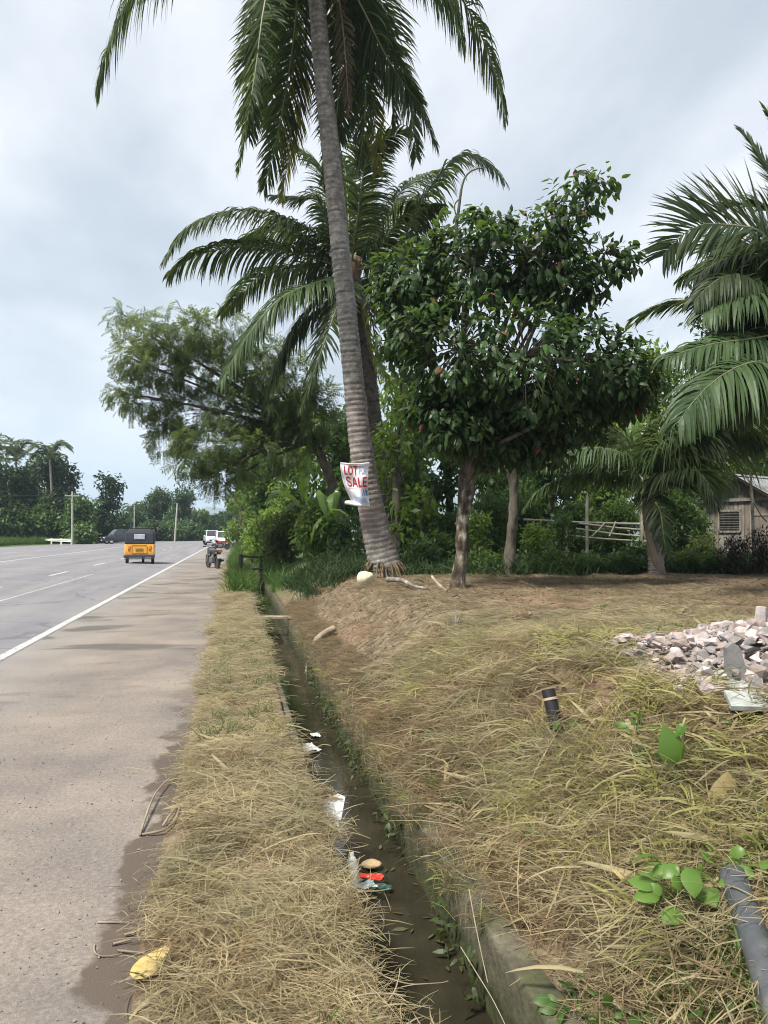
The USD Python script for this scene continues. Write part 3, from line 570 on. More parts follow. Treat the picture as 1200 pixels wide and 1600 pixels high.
fr3([(1230, 480, d + 1.0), (1150, 460, d + 1.6), (1070, 470, d + 2.0)], (985, 500, d + 2.2), hang=0.25, length=0.7, seed=54)
fr3([(1230, 520, d - 1.2), (1170, 530, d - 1.7), (1110, 538, d - 2.0)], (1040, 560, d - 2.2), mat=fresh_m, hang=0.9, length=0.8, seed=55, n=170, roll=35)
fr3([(1220, 470, d - .8), (1150, 430, d - 1.3)], (1085, 470, d - 1.6), hang=0.9, length=0.85, seed=56)
fr3([(1240, 540, d + .5), (1180, 520, d + .9)], (1110, 560, d + 1.2), hang=0.8, length=0.8, seed=57)
fr3([(1225, 440, d + 1.6), (1150, 400, d + 2.4)], (1060, 440, d + 3.0), hang=0.6, length=0.8, seed=58)
fr3([(1240, 570, d - .8), (1190, 590, d - 1.2)], (1150, 660, d - 1.5), hang=0.7, length=0.8, seed=59)
fr3([(1230, 430, d - .3), (1160, 400, d - .5)], (1090, 430, d - .6), hang=0.5, length=0.9, seed=81)
fr3([(1240, 500, d + 1.4), (1190, 470, d + 2.0)], (1120, 500, d + 2.6), hang=0.7, length=0.9, seed=82)
fr3([(1245, 530, d - .4), (1190, 520, d - .7)], (1125, 600, d - .9), hang=0.9, length=0.85, seed=83)
fr3([(1220, 560, d - 1.5), (1160, 570, d - 2.2), (1110, 600, d - 2.5)], (1060, 660, d - 2.7), mat=fresh_m, hang=0.8, length=1.1, seed=85, roll=30)
fr3([(1230, 480, d - .9), (1170, 460, d - 1.4)], (1100, 490, d - 1.7), mat=fresh_m, hang=0.6, length=1.0, seed=86)
fr3([(1240, 440, d - .2), (1180, 385, d - .2)], (1110, 395, d - .2), hang=0.3, length=1.0, seed=87, roll=50)
fr3([(1250, 470, d + .6), (1190, 430, d + 1.0)], (1130, 450, d + 1.3), hang=0.5, length=1.1, seed=88, roll=40)
fr3([(1255, 500, d - .3), (1200, 490, d - .5)], (1140, 540, d - .6), hang=0.7, length=1.1, seed=89, roll=30)
fr3([(1250, 400, d + .3), (1200, 330, d + .6)], (1130, 320, d + .9), hang=0.3, lift=.3, length=0.8, seed=84)
for k, (u, v, dd) in enumerate([(1450, 330, 1), (1520, 500, -.5), (1480, 640, 1.5), (1360, 250, -1.2), (1400, 480, -2.4), (1380, 430, 2.6)]):
    fr3([((u + 1300) / 2, (v + 520) / 2 - 60, d + dd * .5)], (u, v, d + dd), hang=0.5, seed=60 + k, n=60)

# the young palm in front of the bamboo rails
D4 = 16.6
b4 = foot(1026, D4)
palm4 = Thing('coconut_palm', 'young coconut palm with short stub trunk and arching fronds before the bamboo rails', 'palm tree', b4)
C4 = at(1012, 765, D4)
palm4.part('trunk', ringed_trunk([b4 - [0, 0, .15], at(1022, 850, D4), at(1014, 800, D4), C4], [0.20, 0.15, 0.15, 0.10], 110, 12, seed=9), trunk_m, smooth=50)
palm4.part('leaf_base', tube(smoothpath([b4 + [0.05, -.12, 0], at(1020, 862, D4 - .2), at(1008, 800, D4 - .15)], 10), np.r_[np.linspace(.09, .07, 5), np.linspace(.07, .03, 5)], 7), dryrachis_m, smooth=True)
def fr4(mid, tip, mat=frond_m, **k):
    frond(palm4, [C4] + [at(*m) for m in mid] + [at(*tip)], mat, **{**dict(n=160, length=1.1, hang=0.65, width=0.019, base_r=0.04), **k})
d = D4
fr4([(1060, 700, d - .8), (1120, 645, d - 1.5)], (1215, 588, d - 2.3), mat=fresh_m, hang=0.9, length=1.6, seed=71, n=200)
fr4([(1040, 735, d - .5), (1085, 690, d - .9), (1140, 670, d - 1.2)], (1190, 690, d - 1.5), mat=frond_m, hang=0.8, length=0.95, seed=72)
fr4([(985, 715, d - .5), (930, 700, d - .8)], (848, 728, d - 1.0), mat=fresh_m, hang=0.7, length=0.7, seed=73)
fr4([(970, 745, d - .3), (905, 742, d - .5), (860, 755, d - .6)], (818, 795, d - .7), mat=fresh_m, hang=0.7, length=0.6, seed=74)
fr4([(990, 735, d + .4), (940, 725, d + .8)], (890, 760, d + 1.0), hang=0.7, length=0.7, seed=75)
fr4([(1020, 700, d + .6), (1050, 640, d + 1.0)], (1100, 610, d + 1.2), hang=0.6, length=0.7, seed=76)
fr4([(1020, 780, d - .9), (1032, 800, d - 1.4)], (1040, 860, d - 1.5), hang=0.4, length=0.5, seed=77, n=60)
fr4([(985, 690, d + .2), (930, 660, d + .3)], (868, 668, d + .4), mat=fresh_m, hang=0.3, length=0.4, seed=78, n=60)

fr4([(1050, 690, d - .2), (1100, 620, d - .3)], (1165, 570, d - .4), mat=fresh_m, hang=0.7, length=1.1, seed=91)
fr4([(1030, 700, d - .4), (1060, 650, d - .6)], (1105, 640, d - .8), mat=fresh_m, hang=0.7, length=1.0, seed=92)
fr4([(1045, 745, d - 1.0), (1085, 735, d - 1.7)], (1120, 790, d - 2.0), hang=0.6, length=0.9, seed=93)
fr4([(995, 720, d + .8), (960, 680, d + 1.4)], (905, 690, d + 1.8), hang=0.6, length=0.9, seed=94)
# ---------------------------------------------------------------- broad-leaved trees
bark_grey = bark('grey_bark', [(0.3, (0.06, 0.055, 0.045)), (0.5, (0.15, 0.135, 0.11)), (0.68, (0.33, 0.31, 0.26))], 6.0, (1, 1, 0.6))
bark_dark = bark('dark_bark', [(0.3, (0.03, 0.026, 0.02)), (0.7, (0.13, 0.115, 0.09))], 7.0, (1, 1, 0.4))

def clumps(g, centre, radii, n_twigs, per, spread, hollow=0.45):
    """Leaf places: twig ends through an ellipsoid's volume, mostly near its skin, with leaves gathered round each."""
    d_ = unit(g.normal(0, 1, (n_twigs, 3))); r = hollow + (1 - hollow) * g.random(n_twigs) ** 0.5
    tw = np.asarray(centre) + d_ * r[:, None] * np.asarray(radii)
    pos = np.repeat(tw, per, 0) + np.clip(g.normal(0, 1, (n_twigs * per, 3)), -1.5, 1.5) * spread * np.array([1, 1, 0.75])
    return tw, pos, np.repeat(d_, per, 0)

def crown_mesh(g, blobs, density, leaf, aspect, droop, spread=0.22, per=14, stations=LEAF3, fold=0.0, hollow=0.45, jitter=0.8):
    P, Dn = [], []
    for c, r in blobs:
        n = max(3, int(density * r[0] * r[2]))
        _, pos, out = clumps(g, c, r, n, per, spread, hollow)
        P.append(pos); Dn.append(out)
    P, Dn = np.vstack(P), np.vstack(Dn)
    d_ = Dn * 0.6 + g.normal(0, jitter, P.shape) + np.array([0, 0, -droop])
    nrm = unit(np.array([0, 0, 1.0]) + g.normal(0, 0.45, P.shape))
    L = leaf * g.uniform(0.65, 1.25, len(P))
    return leafy(P, d_, nrm, L, aspect, stations, fold=fold, droop=0.2), P, d_, nrm, L

def tree(name, label, base, trunk_pts, trunk_r, blobs, leafm, barkm, density=14, leaf=0.2, aspect=0.5, droop=0.5, spread=0.22, per=14, group=None, seed=0, category='tree', limbs=True, **k):
    g = np.random.default_rng(seed)
    t = Thing(name, label, category, base, group=group)
    tp_ = smoothpath(trunk_pts, 24)
    v, f = tube(tp_, np.interp(np.linspace(0, 1, 24), np.linspace(0, 1, len(trunk_r)), trunk_r), 10)
    v = v + 0.12 * trunk_r[-1] * g.normal(0, 1, v.shape)
    t.part('trunk', (v, f), barkm, smooth=60)
    if limbs:
        top = tp_[-1]
        for c, r in blobs:
            k0 = tp_[g.integers(12, 24)]
            q = (k0 + np.asarray(c)) / 2 + g.normal(0, 0.15, 3) * np.linalg.norm(np.asarray(c) - k0) * 0.5
            lr = trunk_r[-1] * 0.6
            ms = [tube(bez(k0, q, c, 10), np.linspace(lr, lr * 0.3, 10), 6)]
            for _ in range(5):
                e = np.asarray(c) + unit(g.normal(0, 1, 3)) * np.asarray(r) * 0.75
                ms.append(tube(bez(bez(k0, q, c, 10)[g.integers(5, 9)], c, e, 6), np.linspace(lr * 0.35, lr * 0.08, 6), 4))
            t.part('limb', cat(*ms), barkm, smooth=True)
    m, *_ = crown_mesh(g, blobs, density, leaf, aspect, droop, spread, per, **k)
    t.part('crown', m, leafm, kind='stuff')
    return t

def blob(u, v, d, ru, rv, rd=None):
    s = d / 1200
    return at(u, v, d), (ru * s, (rd or (ru + rv) / 2) * s, rv * s)

# the dark tree with large leaves right of the banner palm
bigleaf_m = leaf_mat('dark_glossy_leaf', [(0.018, 0.038, 0.012), (0.034, 0.066, 0.018), (0.055, 0.098, 0.024), (0.09, 0.135, 0.034)], rough=0.42, transl=0.32, tcol=(0.12, 0.20, 0.03), spec=0.28, patch=0.9)
rustleaf_m = leaf_mat('rusty_old_leaf', [(0.10, 0.03, 0.018), (0.16, 0.055, 0.025), (0.20, 0.10, 0.035)], rough=0.5, transl=0.3, tcol=(0.3, 0.1, 0.03))
D5 = 12.6
b5 = foot(714, D5)
g = np.random.default_rng(55)
t5 = Thing('broadleaf_tree', 'dark tree with large glossy drooping leaves and knobbly lichen covered trunk', 'tree', b5)
kn = [b5 - [0, 0, .15], at(716, 905, D5), at(722, 850, D5), at(722, 790, D5), at(724, 730, D5), at(716, 660, D5)]
v, f = tube(smoothpath(kn, 60), np.interp(np.linspace(0, 1, 60), [0, .06, .2, .35, .5, .75, 1], [0.19, 0.135, 0.10, 0.105, 0.08, 0.065, 0.06]), 16)
nz = ground_noise(v[:, 0] * 5 + v[:, 1] * 7, v[:, 2] * 5, 1.0, 4, 3)
ax = np.repeat(smoothpath(kn, 60), 16, 0); v[:960] = ax + (v[:960] - ax) * (1 + 0.75 * nz[:960, None])
t5.part('trunk', (v, f), bark('lichen_bark', [(0.36, (0.022, 0.018, 0.013)), (0.50, (0.075, 0.058, 0.04)), (0.58, (0.15, 0.135, 0.10)), (0.66, (0.33, 0.33, 0.27))], 8.5, (1, 1, 0.6), 1.0), smooth=60)
t5.part('trunk_fork', tube(smoothpath([at(728, 800, D5), at(737, 760, D5 + .1), at(741, 700, D5 + .2), at(745, 640, D5 + .3)], 12), np.linspace(0.075, 0.055, 12), 8), '/World/Looks/lichen_bark', smooth=True)
bl5 = [blob(665, 440, D5 + .2, 75, 70), blob(740, 410, D5 - .2, 80, 75), blob(820, 400, D5, 75, 65), blob(870, 440, D5 + .2, 60, 60), blob(635, 510, D5, 45, 70), blob(720, 540, D5 - .5, 90, 90), blob(820, 560, D5 - .6, 100, 95),
       blob(910, 560, D5 - .1, 90, 70), blob(975, 585, D5 + .1, 55, 60), blob(790, 640, D5 + .2, 95, 60), blob(880, 640, D5 + .4, 95, 50), blob(955, 610, D5 + .6, 60, 45), blob(715, 665, D5 - .3, 55, 42), blob(765, 690, D5 + .3, 60, 38), blob(690, 640, D5 - .2, 50, 40), blob(835, 690, D5 + .6, 60, 32)]
sp5 = [blob(900, 315, D5, 42, 32), blob(930, 285, D5, 30, 22), blob(870, 340, D5, 40, 28), blob(885, 372, D5, 40, 35), blob(945, 395, D5 + .2, 40, 28), blob(978, 408, D5 + .2, 22, 20), blob(925, 440, D5 + .2, 38, 40), blob(760, 350, D5, 55, 20), blob(600, 450, D5 + .2, 20, 40)]
for c, r in bl5 + sp5:
    k0 = smoothpath(kn, 24)[g.integers(15, 24)]; q = (k0 + c) / 2 + g.normal(0, 0.2, 3)
    ms = [tube(bez(k0, q, c, 10), np.linspace(0.05, 0.016, 10), 6)]
    for _ in range(6):
        e = c + unit(g.normal(0, 1, 3)) * np.asarray(r) * 0.85
        ms.append(tube(bez(bez(k0, q, c, 10)[g.integers(6, 10)], c, e, 6), np.linspace(0.014, 0.004, 6), 4))
    t5.part('limb', cat(*ms), bark_dark, smooth=True)
t5.part('bare_twig', cat(tube(smoothpath([at(714, 400, D5), at(713, 358, D5), at(717, 325, D5), at(722, 290, D5), at(735, 268, D5 + .1), at(757, 262, D5 + .15)], 16), np.linspace(0.035, 0.012, 16), 6),
        tube(smoothpath([at(715, 340, D5), at(710, 322, D5), at(716, 312, D5)], 6), 0.012, 5)), bark_dark, smooth=True)
P5, O5, TW5 = [], [], []
for (c, r), per, tw in [(b, 12, 72) for b in bl5] + [(b, 9, 13) for b in sp5]:
    tws, pos, out = clumps(g, c, r, tw, per, 0.115, 0.5); P5.append(pos); O5.append(out)
    for e in tws: TW5.append(tube(bez(c + (e - c) * .1, c + (e - c) * .5 + [0, 0, .06], e + [0, 0, .03], 5), [.012, .01, .008, .006, .004], 4, cap=False))
P5, O5 = np.vstack(P5), np.vstack(O5)
d5 = O5 * 0.55 + g.normal(0, 0.42, P5.shape) + np.array([0, 0, -0.55]); n5 = unit(O5 * 0.5 + [0, 0, 1.0] + g.normal(0, 0.35, P5.shape)); L5 = 0.165 * g.uniform(0.45, 1.35, len(P5))
# the leaves nearest to the road and lot, one by one; the rest together
t5.part('twigs', cat(*TW5), bark_dark, kind='stuff')
depth = (P5 - EYE) @ FWD
front = np.argsort(depth + g.uniform(0, 1.6, len(P5)))[:280]
rest = np.setdiff1d(np.arange(len(P5)), front)
old = rest[g.random(len(rest)) < 0.008]; rest = np.setdiff1d(rest, old)
cr = t5.part('crown', leafy(P5[rest], d5[rest], n5[rest], L5[rest], 0.52, LEAF4, 0.2, 0.25), bigleaf_m, kind='stuff')
t5.part('old_leaves', leafy(P5[old], d5[old], n5[old], L5[old], 0.52, LEAF4, 0.2, 0.25), rustleaf_m, parent=cr, kind='stuff')
lt = leaf_mat('lighter_leaf', [(0.04, 0.08, 0.022), (0.075, 0.115, 0.032)], rough=0.4, transl=0.35, tcol=(0.15, 0.24, 0.04), spec=0.28)
for i, k in enumerate(front):
    t5.part('leaf', leafy(P5[k:k + 1], d5[k:k + 1], n5[k:k + 1], L5[k:k + 1] * 1.1, 0.52, LEAF4, 0.2, 0.25), lt if i % 5 == 0 else bigleaf_m, parent=cr)

# the feathery tree leaning out over the road
feather_m = leaf_mat('feathery_leaf', [(0.034, 0.055, 0.02), (0.055, 0.085, 0.027), (0.08, 0.115, 0.036)], rough=0.5, transl=0.4, tcol=(0.2, 0.27, 0.06), patch=0.8)
D6 = 25.0
b6 = foot(545, D6)
t6 = Thing('feathery_tree', 'feathery leaved tree leaning out over the road behind the motorcycle', 'tree', b6)
root6 = at(520, 760, D6); t6.part('trunk', tube(smoothpath([b6 - [0, 0, .2], root6, at(490, 690, D6 - .3)], 14), np.linspace(0.22, 0.14, 14), 10), bark_dark, smooth=True)
bl6 = [(190, 490, 22, 14), (222, 520, 40, 26), (290, 520, 62, 34), (350, 525, 60, 36), (205, 560, 34, 22), (255, 570, 60, 36), (330, 575, 70, 40), (190, 615, 30, 20), (235, 625, 48, 30), (300, 640, 60, 40), (265, 680, 42, 28), (330, 690, 60, 35), (375, 640, 60, 40),
       (405, 560, 60, 45), (390, 710, 50, 35), (420, 650, 60, 45), (345, 735, 40, 25), (450, 600, 60, 50), (455, 690, 50, 45), (310, 725, 35, 22), (480, 640, 50, 50), (345, 762, 26, 14)]
g = np.random.default_rng(66)
P6, O6 = [], []
hub = at(490, 690, D6 - .3)
for k, (u, v, ru, rv) in enumerate(bl6):
    c, r = blob(u, v, D6 - 1.2 + 2.2 * g.random(), ru, rv)
    q = (hub + c) / 2 + np.array([0, 0, 0.35]) + g.normal(0, 0.15, 3)
    ms = [tube(bez(hub, q, c, 12), np.linspace(0.065, 0.016, 12), 6)]
    for _ in range(7):
        e = c + unit(g.normal(0, 1, 3)) * np.asarray(r) * 0.9
        ms.append(tube(bez(bez(hub, q, c, 12)[g.integers(7, 12)], c, e, 6), np.linspace(0.016, 0.005, 6), 4))
    t6.part('limb', cat(*ms), bark_dark, smooth=True)
    tw = max(6, int(0.026 * ru * rv)) if u > 240 else max(6, int(0.028 * ru * rv))
    _, pos, out = clumps(g, c, r, tw, 7, 0.10, 0.35); P6.append(pos); O6.append(out)
P6, O6 = np.vstack(P6), np.vstack(O6)
# each spray: a drooping stalk with pairs of narrow leaflets
dsp = unit(O6 * 0.7 + g.normal(0, 0.5, P6.shape) + [0, 0, -0.45]); nsp = unit(np.array([0, 0, 1.0]) + g.normal(0, 0.4, P6.shape)); ls = g.uniform(0.22, 0.42, len(P6))
NP = 6
tt = np.linspace(0.1, 1, NP)
sb = unit(np.cross(dsp, nsp)); nb = np.cross(sb, dsp)
PP, DD = [], []
for q in tt:
    for s in (1, -1):
        PP.append(P6 + dsp * (ls * q)[:, None] - nb * (0.25 * ls * q * q)[:, None]); DD.append(sb * s + dsp * 0.7 - nb * 0.35 * q)
PP, DD = np.vstack(PP), np.vstack(DD)
t6.part('crown', leafy(PP, DD + g.normal(0, 0.15, DD.shape), np.tile(nb, (2 * NP, 1)), np.tile(ls * 0.36, 2 * NP), 0.30, LEAF3, 0.15), feather_m, kind='stuff')
# ---------------------------------------------------------------- the green behind: shrubs and trees, one by one
LM = {
    'mid': leaf_mat('mid_green_leaf', [(0.026, 0.052, 0.014), (0.05, 0.088, 0.02), (0.08, 0.125, 0.03)], transl=0.42, tcol=(0.17, 0.27, 0.04)),
    'bright': leaf_mat('bright_green_leaf', [(0.05, 0.09, 0.018), (0.085, 0.14, 0.026), (0.13, 0.18, 0.04)], transl=0.45, tcol=(0.26, 0.37, 0.05)),
    'dark': leaf_mat('dark_green_leaf', [(0.018, 0.038, 0.012), (0.034, 0.066, 0.019), (0.056, 0.096, 0.026)], transl=0.38, tcol=(0.13, 0.23, 0.035)),
    'olive': leaf_mat('olive_leaf', [(0.04, 0.06, 0.016), (0.075, 0.10, 0.026), (0.12, 0.14, 0.042)], transl=0.4, tcol=(0.22, 0.27, 0.05)),
    'maroon': leaf_mat('maroon_leaf', [(0.018, 0.009, 0.012), (0.03, 0.016, 0.018), (0.035, 0.032, 0.02)], transl=0.15, tcol=(0.05, 0.03, 0.03)),
    'far': leaf_mat('far_tree_leaf', [(0.03, 0.06, 0.022), (0.05, 0.09, 0.03), (0.075, 0.12, 0.04)], transl=0.35, tcol=(0.08, 0.14, 0.03), patch=0.3),
    'fardark': leaf_mat('far_dark_tree_leaf', [(0.018, 0.038, 0.016), (0.03, 0.058, 0.022), (0.042, 0.078, 0.028)], transl=0.3, tcol=(0.05, 0.1, 0.03), patch=0.3),
    'farbright': leaf_mat('far_light_leaf', [(0.045, 0.085, 0.022), (0.07, 0.12, 0.03), (0.10, 0.155, 0.045)], transl=0.3, tcol=(0.16, 0.24, 0.05), patch=0.3),
}
def bush(name, label, u, d, vtop, w, mat, leaf=0.22, aspect=0.5, droop=0.4, n=7, density=10, category='shrub', group=None, seed=0, bare=0.12, barkm=None, spread=None, per=12, bare_trunk=0.0, jitter=0.8):
    """A shrub or tree standing in column u at depth d, its top at height v, w view units wide."""
    g = np.random.default_rng(1000 + seed)
    base = foot(u, d); s = d / 1200
    top = at(u, vtop, d)[2]; hgt = max(0.4, top - base[2]); R = w * s / 2
    blobs = []
    for k in range(n):
        hz = (bare + (1 - bare) * (k + 0.5) / n) * hgt
        fr = np.sin(np.pi * (0.22 + 0.66 * (k + 0.5) / n)) ** 0.8
        a = g.uniform(0, 2 * np.pi); off = R * 0.55 * fr * g.uniform(0.3, 1.0)
        rr = R * (0.42 + 0.2 * g.random()) * (0.75 + 0.25 * fr)
        rz = min(rr, hgt * 0.3); zc = min(base[2] + hz, base[2] + hgt - rz * 0.9)
        blobs.append((np.array([base[0] + off * math.cos(a), base[1] + off * math.sin(a) * 0.8, max(zc, base[2] + rz * 0.6 + bare_trunk * hgt)]), (rr, rr, rz)))
    tr = max(0.02, 0.03 * hgt)
    tree(name, label, base, [base - [0, 0, .1], base + [R * .05, 0, hgt * .3], base + [-R * .05, R * .05, hgt * .62]], [tr, tr * .8, tr * .5], blobs, mat if not isinstance(mat, str) else LM[mat], barkm or bark_dark,
         density=4.6 * density / (leaf * leaf * 9), leaf=leaf, aspect=aspect, droop=droop, spread=spread or leaf * 0.8, per=per, group=group, seed=2000 + seed, category=category, jitter=jitter)

B = [
    # right of the road, going away
    ('roadside_bush', 'pale green tall bush hanging over the shoulder beside the parked white cars', 375, 66, 700, 62, 'bright', 0.34, 'shrub'),
    ('roadside_bush', 'bright bush with bare sticks behind the wooden rail at the ditch', 402, 47, 690, 85, 'bright', 0.30, 'shrub'),
    ('roadside_tree', 'mid green bushy tree under the feathery tree at the ditch side', 428, 42, 640, 110, 'mid', 0.30, 'tree'),
    ('roadside_tree', 'dense green tree between feathery tree and banana plant', 470, 36, 620, 115, 'bright', 0.28, 'tree'),
    ('roadside_tree', 'dark tree in the gap left of the leaning banner palm', 520, 31, 640, 100, 'dark', 0.26, 'tree'),
    ('shrub', 'low yellowish shrub beside the ditch behind the wooden rail', 412, 31, 800, 60, 'bright', 0.2, 'shrub'),
    ('shrub', 'olive tangled shrub at the ditch between rail and banana plant', 446, 27, 800, 75, 'olive', 0.2, 'shrub'),
    ('shrub', 'leafy green shrub in front of the banana plant', 487, 25, 790, 70, 'bright', 0.2, 'shrub'),
    ('shrub', 'dark shrub just left of the leaning palm trunk base', 532, 22.5, 800, 66, 'dark', 0.2, 'shrub'),
    ('shrub', 'broad leaved green shrub touching the left edge of the banner', 512, 26, 735, 55, 'bright', 0.3, 'shrub'),
    # behind the lot
    ('back_tree', 'yellowish green bushy tree filling the gap just right of the banner trunk', 618, 18.6, 560, 84, 'bright', 0.22, 'tree'),
    ('back_tree', 'mid green bush between the banner trunk and the lichen covered trunk', 655, 19.4, 640, 80, 'mid', 0.22, 'tree'),
    ('back_tree', 'dense yellow flecked tree right behind the leaning palm trunk', 628, 25, 570, 110, 'bright', 0.26, 'tree'),
    ('back_tree', 'dark tree behind the lichen covered trunk', 700, 27, 610, 120, 'dark', 0.28, 'tree'),
    ('back_tree', 'mid green tree behind the dark large leaved crown', 770, 30, 590, 130, 'mid', 0.3, 'tree'),
    ('back_tree', 'dark shaded tree behind the thin dark trunk', 860, 28, 640, 120, 'dark', 0.28, 'tree'),
    ('back_tree', 'green tree standing behind the banana clump', 945, 31, 600, 140, 'bright', 0.3, 'tree'),
    ('back_tree', 'tall green tree rising above the young palm', 1035, 34, 545, 150, 'bright', 0.32, 'tree'),
    ('back_tree', 'tree directly behind the hut roof', 1125, 33, 620, 140, 'olive', 0.3, 'tree'),
    ('back_tree', 'bushy tree beyond the right end of the hut', 1215, 36, 590, 150, 'mid', 0.32, 'tree'),
    ('back_tree', 'tall thin crowned tree behind the fronds at the right edge', 1110, 27, 435, 110, 'dark', 0.26, 'tree'),
    ('far_back_tree', 'dark tall tree in the back row left of the lichen trunk', 650, 42, 640, 120, 'dark', 0.36, 'tree'),
    ('far_back_tree', 'dark tall tree in the back row right of the lichen trunk', 800, 44, 660, 180, 'dark', 0.36, 'tree'),
    ('far_back_tree', 'back row tree seen through the bamboo rails', 930, 46, 680, 170, 'dark', 0.36, 'tree'),
    ('far_back_tree', 'back row tree seen between young palm and hut', 1060, 46, 670, 170, 'dark', 0.36, 'tree'),
    ('far_back_tree', 'back row tree filling the gap behind the hut wall', 1180, 48, 660, 190, 'dark', 0.36, 'tree'),
    ('far_back_tree', 'back row tree left of the banner palm', 560, 44, 650, 130, 'dark', 0.36, 'tree'),
]
for i, (nm, lb, u, d, vt, w, mt, lf, ct) in enumerate(B):
    big = d > 23 and ct == 'tree'
    bush(nm, lb, u, d, vt, w, mt, leaf=lf, category=ct, seed=i, n=9 if big else 6, density=8 if big else 10, droop=0.5)

# undergrowth along the back of the lot
U = [('low rounded green shrub at the foot of the leaning palm', 655, 17.6, 845, 70, 'dark'), ('low green shrub between leaning palm and lichen trunk', 690, 18.4, 835, 60, 'mid'), ('yellow leaved shrub right of the lichen trunk', 745, 18.2, 800, 55, 'bright'),
     ('low shrub at the foot of the thin dark trunk', 775, 17.4, 862, 70, 'mid'), ('tall leafy shrub left of the bamboo rails', 836, 18.6, 820, 60, 'bright'), ('low dark undergrowth shrub under the left end of the rails', 862, 17.4, 866, 80, 'mid'), ('dark clipped shrub hanging under the bamboo rails', 880, 19.3, 800, 46, 'dark'),
     ('low undergrowth shrub below the middle of the rails', 925, 17.4, 868, 80, 'mid'), ('low undergrowth shrub left of the young palm trunk', 975, 17.4, 868, 76, 'dark'), ('low shrub right of the young palm trunk', 1070, 17.5, 862, 76, 'mid'),
     ('dark maroon leaved shrub before the hut wall', 1142, 16.9, 838, 66, 'maroon'), ('dark maroon leaved shrub hiding the hut door', 1192, 16.7, 832, 74, 'maroon'), ('dark shrub at the right edge before the hut', 1255, 16.8, 830, 90, 'maroon'), ('dead leaf littered shrub left of the hut corner', 1098, 19.5, 835, 50, 'olive'),
     ('dark shrub in the shadow behind the leaning palm base', 625, 19.0, 815, 60, 'dark'), ('green shrub in the shadow behind the lichen trunk', 715, 20.0, 800, 70, 'dark'),
     ('broad shrub filling the gap behind the left end of the rails', 825, 22.5, 770, 90, 'mid'), ('dark shrub behind the middle of the bamboo rails', 905, 22.5, 785, 90, 'dark'), ('shrub behind the right end of the bamboo rails', 965, 22.8, 775, 90, 'mid'), ('shrub between young palm and hut, back row', 1060, 22.0, 770, 90, 'dark'), ('shrub touching the left wall of the hut', 1090, 22.6, 800, 60, 'mid'),
     ('shrub behind the thin dark trunk', 765, 21.5, 770, 80, 'dark'), ('shrub half hidden behind the leaning trunk foot', 585, 20.5, 800, 60, 'dark'), ('low shrub under the yellow leaved shrub', 735, 17.2, 872, 60, 'mid'), ('low shrub in front of the tall leafy shrub left of the rails', 822, 17.1, 874, 60, 'dark'), ('low shrub below the right end of the rails', 1000, 18.6, 850, 60, 'dark'), ('low shrub beside the maroon shrubs', 1115, 17.0, 868, 50, 'mid')]
for i, (lb, u, d, vt, w, mt) in enumerate(U):
    bush('undergrowth_shrub', lb, u, d, vt, w, mt, leaf=0.13, n=6, density=9, seed=60 + i, droop=0.25, bare=0.02, aspect=0.42 if mt != 'maroon' else 0.2)

# thin dark trunk with its own small crown
b7 = foot(795, 16.2)
tree('broadleaf_tree', 'thin dark trunked tree left of the bamboo rails with shaded crown', b7, [b7 - [0, 0, .2], at(797, 860, 16.2), at(803, 790, 16.2), at(800, 700, 16.3)], [0.14, 0.11, 0.10, 0.08],
     [blob(775, 690, 16.4, 50, 40), blob(830, 680, 16.5, 55, 45), blob(800, 640, 16.8, 60, 40), blob(745, 720, 16.6, 40, 35), blob(800, 740, 16.7, 60, 25)], LM['dark'], bark_dark, density=26, leaf=0.2, aspect=0.45, droop=0.7, spread=0.16, seed=301)

# banana plants, each leaf a part
banana_m = leaf_mat('banana_leaf', [(0.07, 0.12, 0.03), (0.09, 0.15, 0.035)], rough=0.35, transl=0.4, tcol=(0.22, 0.34, 0.05), spec=0.5)
banstem_m = plain('banana_stem', (0.13, 0.14, 0.06), 0.6, noise=0.3)
def banana(label, u, d, stem_v, leaves, seed, group=None):
    g = np.random.default_rng(seed)
    b = foot(u, d); t = Thing('banana_plant', label, 'banana plant', b)
    top = at(u, stem_v, d)
    t.part('stem', tube([b - [0, 0, .1], (b + top) / 2 + [.03, 0, 0], top], [0.12, 0.10, 0.06], 10), banstem_m, smooth=True)
    for (mu, mv, md), (tu, tv, td), wd in leaves:
        c = thru(top, at(mu, mv, d + md), at(tu, tv, d + td), 22)
        T = unit(np.gradient(c, axis=0)); S = unit(np.cross(T, [0, 0, 1.0]) + 0.25 * g.normal(0, 1, 3))
        w = wd * np.interp(np.linspace(0, 1, 22), [0, .12, .2, .4, .75, .92, 1], [.04, .05, .55, .95, .9, .5, .02])
        w = w * (1 - 0.35 * (g.random(22) > 0.8))
        t.part('leaf', ribbons(c[None], S[None], w[None], 0.35), banana_m)
        
